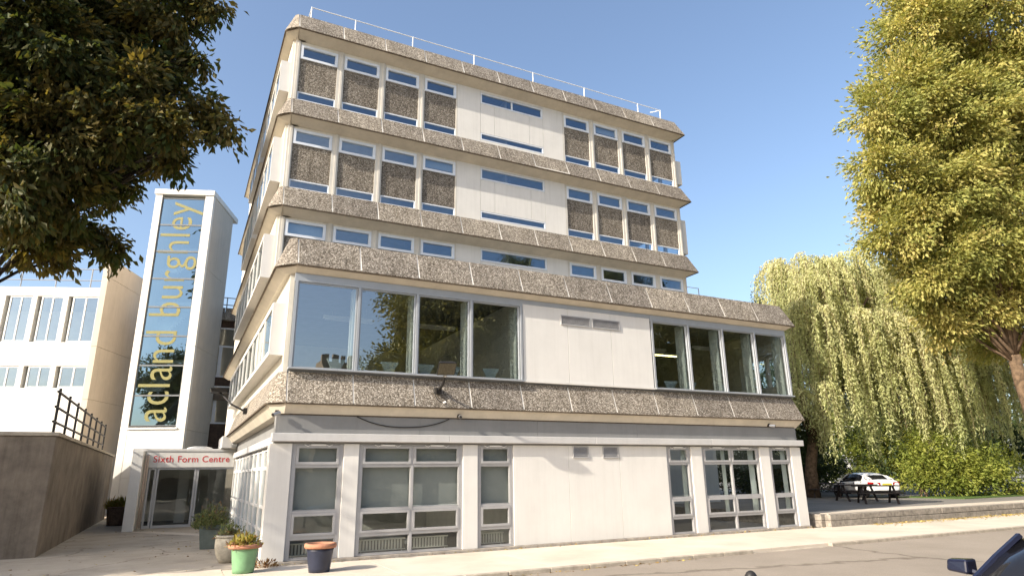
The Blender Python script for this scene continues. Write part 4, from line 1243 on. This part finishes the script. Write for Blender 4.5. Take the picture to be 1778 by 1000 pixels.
# ------------------------------------------------------------------ cars
def car(name, loc, rz, paint, label):
    t = thing(name, loc, label, 'car', rz)
    # lower body: stations along x (front at +x): x, z_low, z_shoulder, half width, hood crown
    stn = [(-2.30, .42, .74, .70, .80), (-2.22, .28, .88, .82, .98), (-1.9, .22, .93, .89, 1.03), (-1.3, .20, .92, .91, 1.00), (-.5, .18, .90, .91, .95), (.4, .18, .88, .90, .93), (1.0, .19, .84, .90, .90), (1.6, .22, .78, .88, .86), (2.05, .25, .70, .82, .77), (2.28, .32, .60, .68, .64)]
    rings = []
    for x, zl, zs, hw, zc in stn:
        rings.append([(x, -hw*.90, zl), (x, -hw, (zl+zs)*.5), (x, -hw*.985, zs-.05), (x, -hw*.90, zs+(zc-zs)*.45), (x, -hw*.5, zc), (x, 0, zc+.01), (x, hw*.5, zc), (x, hw*.90, zs+(zc-zs)*.45), (x, hw*.985, zs-.05), (x, hw, (zl+zs)*.5), (x, hw*.90, zl), (x, hw*.3, zl-.02), (x, -hw*.3, zl-.02)])
    mb = MB(); mb.rings(rings)
    o = mb.build('body', paint, t, local=True, smooth=True)
    sm = o.modifiers.new('sub', 'SUBSURF'); sm.levels = 2; sm.render_levels = 2
    # greenhouse in glass
    gs = [(-1.75, 1.0, .62, 1.02), (-1.25, .96, .66, 1.24), (-.75, .94, .66, 1.355), (-.1, .92, .64, 1.385), (.35, .92, .64, 1.34), (.75, .92, .67, 1.17), (1.15, .90, .72, .94)]
    rings = []
    for x, z0, hw, z1 in gs:
        wb = .78 if x < 1 else .76
        k = (z1-z0)/.46
        rings.append([(x, -wb, z0-.06), (x, -wb+(wb-hw+.03)*min(1, k), z0+(z1-z0)*.86), (x, -hw*.72, z1-.012), (x, 0, z1), (x, hw*.72, z1-.012), (x, wb-(wb-hw+.03)*min(1, k), z0+(z1-z0)*.86), (x, wb, z0-.06)])
    mb = MB(); mb.rings(rings)
    o = mb.build('windows', 'carglass', t, local=True, smooth=True)
    # roof and pillars in paint, a few mm proud
    def proud(idx, lift=.012):
        return [[(p[0], p[1]*1.012, p[2]+lift) for p in rings[i]] for i in idx]
    def strip(name, idx, sel, mat=paint, lift=.012):
        rr = proud(idx, lift); mb = MB(); n = len(sel)
        vs = [r[k] for r in rr for k in sel]; lo = [(v[0], v[1], v[2]-.03) for v in vs]; N_ = len(vs)
        fs = []
        for i in range(len(idx)-1):
            for k in range(n-1):
                a = i*n+k; fs.append((a, a+1, a+n+1, a+n)); fs.append((N_+a, N_+a+n, N_+a+n+1, N_+a+1))
        mb.add(vs+lo, fs)
        mb.build(name, mat, t, local=True, smooth=True)
    strip('roof', [1, 2, 3, 4], [1, 2, 3, 4, 5])
    strip('rear_pillar', [0, 1], [1, 2]); strip('rear_pillar', [0, 1], [4, 5])
    strip('front_pillar', [4, 5, 6], [1, 2], lift=.008) if False else None
    for s in (-1, 1):
        mb = MB()
        mb.tube([(1.12, s*.745, .93), (.75, s*.69, 1.13), (.38, s*.655, 1.29)], .03, 6); mb.build('front_pillar', paint, t, local=True)
        mb = MB(); mb.hexa([(-1.9, s*.80, .90), (-1.15, s*.80, .90), (-1.15, s*.74, .95), (-1.9, s*.74, .95), (-1.72, s*.735, 1.05), (-1.28, s*.70, 1.22), (-1.28, s*.66, 1.22), (-1.72, s*.69, 1.05)]); mb.build('rear_quarter', paint, t, local=True)
        # mirror
        mb = MB(); mb.tube([(.72, s*.80, .96), (.74, s*.92, 1.0)], .025, 6); o = mb.build('mirror', paint, t, local=True)
        mb = MB(); mb.hexa([(.66, s*.90, .95), (.84, s*.90, .98), (.80, s*1.10, .99), (.68, s*1.12, .98), (.66, s*.90, 1.10), (.82, s*.90, 1.10), (.79, s*1.09, 1.085), (.68, s*1.11, 1.09)]); b_o = bevel(mb.build('mirror_housing', paint, o, local=True), .02)
        # tail lamp, headlamp
        mb = MB(); mb.hexa([(-2.30, s*.36, .70), (-2.235, s*.78, .72), (-1.95, s*.90, .76), (-2.1, s*.4, .70), (-2.295, s*.36, .86), (-2.225, s*.77, .88), (-1.95, s*.892, .89), (-2.1, s*.4, .86)]); mb.build('tail_lamp', 'tail', t, local=True)
        mb = MB(); mb.hexa([(2.22, s*.42, .56), (2.14, s*.74, .58), (1.85, s*.86, .62), (2.0, s*.45, .56), (2.17, s*.42, .67), (2.06, s*.74, .70), (1.80, s*.85, .73), (1.9, s*.45, .67)]); mb.build('headlamp', 'rim', t, local=True)
        # door seam
        for xx in (.78, -.62):
            mb = MB(); mb.box(xx, s*.88, .30, xx+.012, s*.918, .86); mb.build('door_seam', 'dark', t, local=True)
        for xw in (-1.38, 1.36):
            mb = MB(); mb.lathe([(.20, -.11), (.30, -.11), (.325, -.08), (.325, .08), (.30, .11), (.20, .11)], 28)
            wobj = mb.build('wheel', 'tyre', t, (xw, s*.80, .325), local=True, smooth=True); wobj.rotation_euler = (R(90), 0, 0)
            mb = MB(); mb.lathe([(.03, .125 if s < 0 else -.125), (.21, .115 if s < 0 else -.115), (.215, 0)], 20); mb.build('rim', 'rim', wobj, local=True)
            mb = MB(); mb.lathe([(.36, -.03), (.375, -.03), (.375, .03), (.36, .03)], 28); a_o = mb.build('wheel_arch', 'dark', t, (xw, s*.885, .345), local=True); a_o.rotation_euler = (R(90), 0, 0)
    mb = MB(); mb.box(-2.335, -.26, .70, -2.30, .26, .81); mb.build('number_plate', 'plate', t, local=True)
    mb = MB(); mb.box(-2.31, -.72, .30, -2.10, .72, .44); bevel(mb.build('bumper_insert', 'dark', t, local=True), .03)
    return t
wc = car('white_car', (30.6, 8.0, .38), R(66), 'carwhite', 'white two-door car parked beyond the picnic tables in front of the bushes')
wc.scale = (.9, .9, .9)
car('dark_car', (5.10, -12.62, -.09), R(180), 'carblue', 'dark blue car at the bottom right with only mirror and bonnet showing')
# bollard by the near kerb
bo = thing('bollard', (2.57, -10.85, -.07), 'slim dark bollard with a domed top at the bottom edge of the road', 'bollard')
mb = MB(); mb.lathe([(.07, 0), (.07, .03), (.048, .05), (.048, .86), (.056, .88), (.056, .94), (.052, .975), (.038, 1.0), (.018, 1.015), (.002, 1.018)], 20); mb.build('post', 'dark', bo, local=True, smooth=True)

# ------------------------------------------------------------------ trees
LT = [(-6.89, 11.8, 19.14, 2.1), (-4.27, 9.27, 19.08, 1.15), (-4.98, 10.35, 16.94, 1.45), (-6.96, 12.4, 16.23, 2.2), (-3.14, 9.38, 15.35, .85), (-1.95, 8.53, 14.33, .38), (-4.84, 11.08, 14.57, 1.2), (-6.35, 13.0, 13.76, 1.4), (-4.87, 12.24, 12.85, .5), (-6.06, 13.5, 11.3, .6), (-5.35, 13.0, 10.6, .3), (-2.81, 8.47, 19.5, .35), (-3.06, 8.85, 17.2, .22), (-3.51, 10.28, 13.5, .28), (-6.5, 10.5, 21.5, 2.2), (-9.3, 10.4, 17.5, 2.6), (-8.4, 11.2, 13.6, 2.1), (-10.5, 9, 20.5, 2.6), (-10.6, 9.5, 16.5, 2.2), (-7.6, 12.4, 10.6, 1.3), (-8.0, 11.5, 16.0, 2.2), (-5.6, 11.4, 17.6, 1.6), (-7.4, 9.9, 13.2, 1.8), (-6.5, 10.4, 11.6, 1.1), (-7.8, 9.4, 16.2, 2.0), (-8.2, 9.0, 10.8, 1.3), (-6.2, 10.6, 15.2, 1.5), (-5.3, 8.77, 13.4, .7), (-4.25, 8.05, 13.97, .5), (-6.09, 8.73, 14.77, 1.1), (-4.9, 8.33, 15.22, .75), (-3.51, 8.17, 13.53, .3)]
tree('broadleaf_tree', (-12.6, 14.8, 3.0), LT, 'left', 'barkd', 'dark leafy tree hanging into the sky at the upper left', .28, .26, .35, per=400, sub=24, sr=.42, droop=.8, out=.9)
# a second tree further left, out of the frame, whose shade dapples the courtyard
LT2 = [(-17, .8, 9, 2.2), (-19.5, 2, 8.5, 2.4), (-16, 3.4, 8.2, 2.0), (-18, 4.5, 10, 2.4), (-21, 0, 10, 2.4), (-15.2, 6.6, 8.0, 1.8), (-17.5, 7.2, 8.4, 1.5), (-20, 5, 10.5, 2.2), (-16.5, -1.2, 8.6, 1.4), (-13.2, -2.5, 9.3, .2)]
tree('broadleaf_tree', (-19, 3, 0), LT2, 'left', 'barkd', 'leafy tree beyond the left edge whose shade dapples the courtyard', .26, .36, .4, per=260, sub=18, sr=.55, droop=.4, out=.8)
RT = [(25.81, -1.83, 20.62, 1.75), (29.08, -2.79, 22.01, 3.1), (24.93, -1.07, 17.85, 1.6), (23.68, -.61, 16.62, 1.05), (27.21, -1.24, 16.61, 2.4), (24.16, -.15, 14.44, 1.3), (26.34, -.42, 13.66, 2.0), (31.16, -1.41, 18.13, 3.4), (24.92, .33, 11.78, 1.2), (27.32, -.11, 11.19, 1.8), (26.05, .39, 9.83, 1.1), (30.79, -.28, 11.66, 2.8), (33.03, -1.31, 14.9, 3.0), (25.99, -2.28, 23.49, 1.5), (29.77, -3.15, 25.63, 3.4), (27.58, .48, 8.98, 1.0), (32.15, .13, 8.28, 2.0), (29.0, -.8, 13.8, 2.2), (28.6, -1.2, 18.8, 2.2), (29.4, .2, 9.6, 1.8), (35.0, -1.0, 10.5, 3.0), (34.5, -2, 19, 3.4), (28.2, .9, 8.0, .8)]
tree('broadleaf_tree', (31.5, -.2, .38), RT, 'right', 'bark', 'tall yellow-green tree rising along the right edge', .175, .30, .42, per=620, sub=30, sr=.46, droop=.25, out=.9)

def willow(name, base, lobes, label, nstr=1500):
    root = thing(name, base, label, 'tree')
    PP = []; DD = []; TT = []
    mb = MB(); b = Vector(base)
    mb.tube([b, b+Vector((.1, .0, 1.5)), b+Vector((.5, -.2, 3.4)), b+Vector((1.4, -.3, 5.2)), b+Vector((2.6, -.4, 7.2)), b+Vector((4.0, -.6, 9.5))], [.40, .30, .26, .22, .16, .08], 12)
    mb.tube([b+Vector((.5, -.2, 3.2)), b+Vector((.1, .3, 5.5)), b+Vector((.8, .5, 9.0)), b+Vector((1.5, .6, 11.0))], [.32, .26, .16, .06], 10)
    for l in lobes: limb(mb, b+Vector((1.4, -.3, 5.2)), l[:3], .16, .03, .1)
    tot = sum(l[3]**2*(2.0 if l[2] > 6 else 1) for l in lobes)
    tw = MB()
    for (lx, ly, lz, r, bottom) in lobes:
        k = int(nstr*r*r/tot*1.25)
        # strands gathered into tresses so that darker hollows open between them
        nt_ = max(5, k//14)
        for j in range(nt_):
            a = RNG.random()*2*math.pi; q = RNG.random()**.5
            cx = lx+math.cos(a)*q*r; cyy = ly+math.sin(a)*q*r
            cz = lz+r*.8*math.sqrt(max(0, 1-q*q))*(.75+.35*RNG.random())
            out_ = np.array((math.cos(a), math.sin(a)))*(.25+.5*q)
            blen = max(1.0, (cz-bottom)*(.30+.75*RNG.random()))
            tone = RNG.random()
            for s in range(14):
                L = blen*(.7+.4*RNG.random()); n = int(L/.10)
                t = np.linspace(0, 1, n)
                ox, oy = RNG.normal(size=2)*.16
                hx = out_[0]*(1-np.exp(-t*4.5))*.9; hy = out_[1]*(1-np.exp(-t*4.5))*.9
                arc = .22*np.sin(np.clip(t*5, 0, math.pi))
                px = cx+ox+hx*(1+ox)+.04*np.sin(t*7+ox*20); py = cyy+oy+hy*(1+oy)+.04*np.cos(t*6+oy*20)
                pz = cz+arc-t*L
                P = np.stack([px, py, pz], 1)+RNG.normal(size=(n, 3))*.03
                PP.append(P)
                d = RNG.normal(size=(n, 3))*.45; d[:, 2] -= .9
                DD.append(d)
                TT.append(np.clip(tone*.5+.25*RNG.random(n)+.25*(1-t), 0, 1))
                if s % 5 == 0:
                    tw.tube([tuple(P[i]) for i in (0, n//4, n//2, n-1)], .010, 3, cap=False)
    P = np.concatenate(PP); D = np.concatenate(DD); T = np.concatenate(TT)
    print('willow leaves', len(P))
    place(leaf_mesh('crown', P, D, .17, LF['willow'], wid=.34, tint=T), 'crown', root)
    mb.build('trunk', 'bark', root, smooth=True)
    tw.build('twigs', 'bark', root)
WI = [(28.9, 8.4, 11.7, 1.2, 6.4), (30.3, 8.6, 12.6, 1.6, 5), (33.0, 8.4, 12.9, 2.1, 5), (35.6, 7.6, 12.2, 1.9, 4.2), (28.0, 7.9, 9.9, 1.2, 3.6), (30.6, 7.7, 9.6, 1.6, 3.0), (32.9, 7.0, 9.2, 1.8, 2.6), (35.6, 6.4, 9.6, 1.7, 2.4), (38.2, 6.4, 9.8, 2.0, 3.0), (31.6, 6.6, 7.2, 1.2, 2.6), (34.2, 6.2, 6.8, 1.3, 2.2), (36.8, 5.8, 7.0, 1.4, 2.4), (29.2, 7.6, 7.4, 1.1, 3.2), (40.5, 6.6, 10.5, 2.2, 3.0), (26.9, 8.7, 5.4, 1.0, 2.4), (28.0, 8.2, 5.8, 1.1, 2.6), (31.5, 11, 13.2, 2.3, 6), (35, 11, 13.0, 2.4, 6), (38.5, 10, 12.4, 2.4, 5)]
willow('willow_tree', (28.6, 9.6, .38), WI, 'pale green weeping willow trailing to the car park behind the right end', 10500)

def bush(name, base, lobes, mat, label, group, size=.16, cat='bush', **kw):
    root = thing(name, base, label, cat, group=group)
    P, D, T = crown(lobes, **kw)
    place(leaf_mesh('foliage', P, D, size, LF[mat], tint=T), 'foliage', root)
    mb = MB()
    for l in lobes: limb(mb, Vector(base)+Vector((RNG.normal()*.2, RNG.normal()*.2, -.05)), l[:3], .05, .015, .15, 5, 5)
    mb.build('stem', 'bark', root)
    return root
KB = dict(per=300, sub=34, sr=.42, droop=.05, out=.8)
BG = 'bushes behind the car park'
bush('bush', (32.6, 6.0, .4), [(32.1, 6.2, 1.2, .6), (32.6, 5.9, 2.1, .8), (33.2, 5.7, 1.2, .7), (32.9, 6.1, 3.1, .7)], 'bush', 'yellow-green bush just right of the white car', BG, **KB)
bush('bush', (34.4, 5.4, .4), [(34.0, 5.5, 1.3, .8), (34.5, 5.3, 2.3, .9), (35.1, 5.1, 1.3, .8)], 'bush', 'rounded sunlit bush behind the lawn near the right edge', BG, **KB)
bush('bush', (36.8, 4.8, .4), [(36.2, 4.9, 1.2, .9), (36.9, 4.7, 1.9, 1.0), (37.9, 4.5, 1.3, 1.0)], 'bush', 'low wide bush furthest right behind the lawn', BG, **KB)
bush('bush', (49.5, 21.2, .4), [(48.5, 21.8, 2.4, 2.2), (49.5, 21.2, 5.2, 2.3), (51.2, 20.0, 3.0, 2.2), (51.5, 19.8, 5.8, 2.0)], 'bush', 'tall sunlit bush far behind the white car', BG, **KB)
bush('bush', (53.6, 17.6, .4), [(52.8, 18.2, 2.4, 2.2), (53.6, 17.4, 5.0, 2.2), (55.2, 16.2, 2.6, 2.2), (55.4, 16.0, 5.0, 2.0)], 'bush', 'tall sunlit bush far behind, right of the one behind the car', BG, **KB)
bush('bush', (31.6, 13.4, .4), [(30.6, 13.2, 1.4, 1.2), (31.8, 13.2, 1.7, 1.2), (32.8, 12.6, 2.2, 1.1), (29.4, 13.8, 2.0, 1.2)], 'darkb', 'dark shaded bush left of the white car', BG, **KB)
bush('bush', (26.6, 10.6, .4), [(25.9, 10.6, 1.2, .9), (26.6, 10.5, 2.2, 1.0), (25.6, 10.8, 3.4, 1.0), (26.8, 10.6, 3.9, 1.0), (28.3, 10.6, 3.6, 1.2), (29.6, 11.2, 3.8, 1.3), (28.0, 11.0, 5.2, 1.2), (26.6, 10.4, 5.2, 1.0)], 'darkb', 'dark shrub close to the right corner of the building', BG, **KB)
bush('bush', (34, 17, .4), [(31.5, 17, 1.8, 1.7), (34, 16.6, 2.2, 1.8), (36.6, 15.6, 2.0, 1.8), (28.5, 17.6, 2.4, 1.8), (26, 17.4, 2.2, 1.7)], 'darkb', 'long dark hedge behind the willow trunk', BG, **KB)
con = 'far conifers behind the right roof end'
for (x, y, h, lab) in ((47.5, 28.5, 18.6, 'blue-green conifer tip left of the willow'), (49.6, 27.6, 17.6, 'lower conifer tip between the blue-green one and the willow')):
    lob = [(x, y, h*k, max(.35, 2.6*(1-k))) for k in (.45, .58, .7, .8, .88, .95)]
    bush('conifer_tree', (x, y, 0), lob, 'con', lab, con, .30, 'tree', per=160, sub=9, sr=.6, droop=.6, out=.7)
# far trees closing the view
far = 'far trees behind the car park'
for k, (x, y, r) in enumerate([(50, 22, 3.2), (56, 18, 3.6), (58, 11, 3.4), (60, 4, 3.6), (62, -3, 3.8)]):
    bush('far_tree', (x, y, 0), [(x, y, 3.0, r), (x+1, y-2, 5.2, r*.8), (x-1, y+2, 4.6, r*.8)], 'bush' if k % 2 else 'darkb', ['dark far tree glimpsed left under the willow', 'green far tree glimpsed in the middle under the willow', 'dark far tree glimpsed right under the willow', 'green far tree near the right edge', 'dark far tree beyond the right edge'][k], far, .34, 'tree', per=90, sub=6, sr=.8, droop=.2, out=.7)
hs = thing('far_house', (57, 21, .38), 'white rendered far house glimpsed between bushes and willow at the right', 'house')
m = MB(); m.box(53.5, 23, .3, 60, 28, 6.2); m.build('wall', 'whitehouse', hs)
m = MB(); m.hexa([(53.2, 22.7, 6.2), (60.3, 22.7, 6.2), (60.3, 28.3, 6.2), (53.2, 28.3, 6.2), (53.2, 25.4, 8.4), (60.3, 25.4, 8.4), (60.3, 25.6, 8.4), (53.2, 25.6, 8.4)]); m.build('roof', 'slate', hs)
for a in (54.4, 56.4, 58.4):
    m = MB(); m.box(a, 22.94, 1.2, a+1.0, 23.02, 2.6); f = m.build('window', 'white', hs)
    m = MB(); m.box(a+.08, 22.92, 1.28, a+.92, 22.936, 2.52); m.build('pane', 'carglass', f)

# ------------------------------------------------------------------ across the street (seen mirrored in the windows)
for k, (x, y, lobes, lab) in enumerate([
    (17, -33, [(13.5, -33, 9, 3.4), (17, -33, 13, 4.2), (20.5, -33.5, 10, 4.0), (14.6, -33, 16, 3.2), (18.5, -33, 18, 3.6), (23, -34, 14, 4.2), (15.5, -32, 5.5, 3.0), (20, -32, 5.5, 3.2), (16, -33, 10, 3.6), (19, -33, 8, 3.6), (21, -33, 15, 3.6)], 'big tree across the street mirrored in the left big windows'),
    (30, -36, [(27, -36, 8, 4), (31, -36, 12, 4.4), (34, -36, 8, 4.2), (29, -36, 16, 3.8), (38, -37, 10, 4.4), (28.5, -36, 20.5, 2.8), (28.8, -36, 24, 1.6), (25.5, -35, 11, 3.8), (24.5, -35, 5.5, 3.4)], 'tree across the street mirrored in the right windows'),
    (46, -36, [(43, -36, 8, 4.4), (48, -36, 12, 4.6), (53, -36, 9, 4.6), (45, -36, 15, 4.2), (50, -37, 17, 4.4), (57, -36, 14, 4.6), (61, -36, 9, 4.6), (46, -36, 21, 3.4), (44.5, -36, 25, 2.2)], 'tall tree across the street mirrored in the right big windows')]):
    tree('street_tree', (x, y, 0), lobes, 'mirror', 'barkd', lab, .30, .4, .4, 'trees across the street', per=130, sub=16, sr=.85, droop=.2, out=.8)
ch = thing('church', (15, -66, 0), 'dark stone tower across the street mirrored in the first big window', 'building')
m = MB(); m.box(12.2, -68, 0, 16.2, -64, 15.5)
for a in (12.2, 13.3, 14.4, 15.5): m.box(a, -64.6, 15.502, a+.7, -64, 16.3)
m.build('tower', 'stonedk', ch)
m = MB(); m.box(16.21, -72, 0, 30, -64.5, 8); m.hexa([(16.21, -72, 8.002), (30, -72, 8.002), (30, -64.3, 8.002), (16.21, -64.3, 8.002), (16.21, -68.4, 12.5), (30, -68.4, 12.5), (30, -68.0, 12.5), (16.21, -68.0, 12.5)]); m.build('nave', 'stonedk', ch)
for a in (13.4, 14.7):
    m = MB(); m.box(a, -63.995, 10.5, a+.6, -63.95, 13); m.build('window', 'dark', ch)
wl = thing('street_wall', (10, -25, 0), 'long brick garden wall across the street', 'wall')
for k in range(12):
    m = MB(); m.box(-40+k*8+.01, -25.3, 0, -32+k*8-.01, -25, 1.9+.15*(k % 2)); m.build('wall_bay', 'brick', wl)

# ------------------------------------------------------------------ fallen leaves
n = 420
P = np.zeros((n, 3)); D = RNG.normal(size=(n, 3)); D[:, 2] *= .12
k = n//2
P[:k, 0] = RNG.random(k)*18-.3; P[:k, 1] = .12-np.abs(RNG.normal(size=k))*.12; P[:k, 2] = .006
P[k:k+110, 0] = RNG.random(110)**.7*5.5+3.0; P[k:k+110, 1] = KY-.14-np.abs(RNG.normal(size=110))*.08; P[k:k+110, 2] = -.06
P[k+110:, 0] = -RNG.random(n-k-110)*5-.4; P[k+110:, 1] = RNG.random(n-k-110)*13; P[k+110:, 2] = .006
tag(place(leaf_mesh('leaf_litter', P, D, .055, LF['litter'], wid=.6, fold=.05, nrm=np.tile([0, 0, 1.], (n, 1))), 'leaf_litter'), 'scattered dry fallen leaves along the wall foot and kerb', 'leaves', kind='stuff')
n = 1500
P = np.zeros((n, 3)); D = RNG.normal(size=(n, 3)); D[:, 2] *= .12
P[:, 0] = 19+RNG.random(n)*14; P[:, 1] = -.22-np.abs(RNG.normal(size=n))*.28; P[:, 2] = .006
tag(place(leaf_mesh('leaf_litter', P, D, .07, LF['litter'], wid=.6, fold=.05, tint=.4+.5*RNG.random(n), nrm=np.tile([0, 0, 1.], (n, 1))), 'leaf_litter'), 'yellow fallen leaves gathered at the foot of the timber edging', 'leaves', kind='stuff')
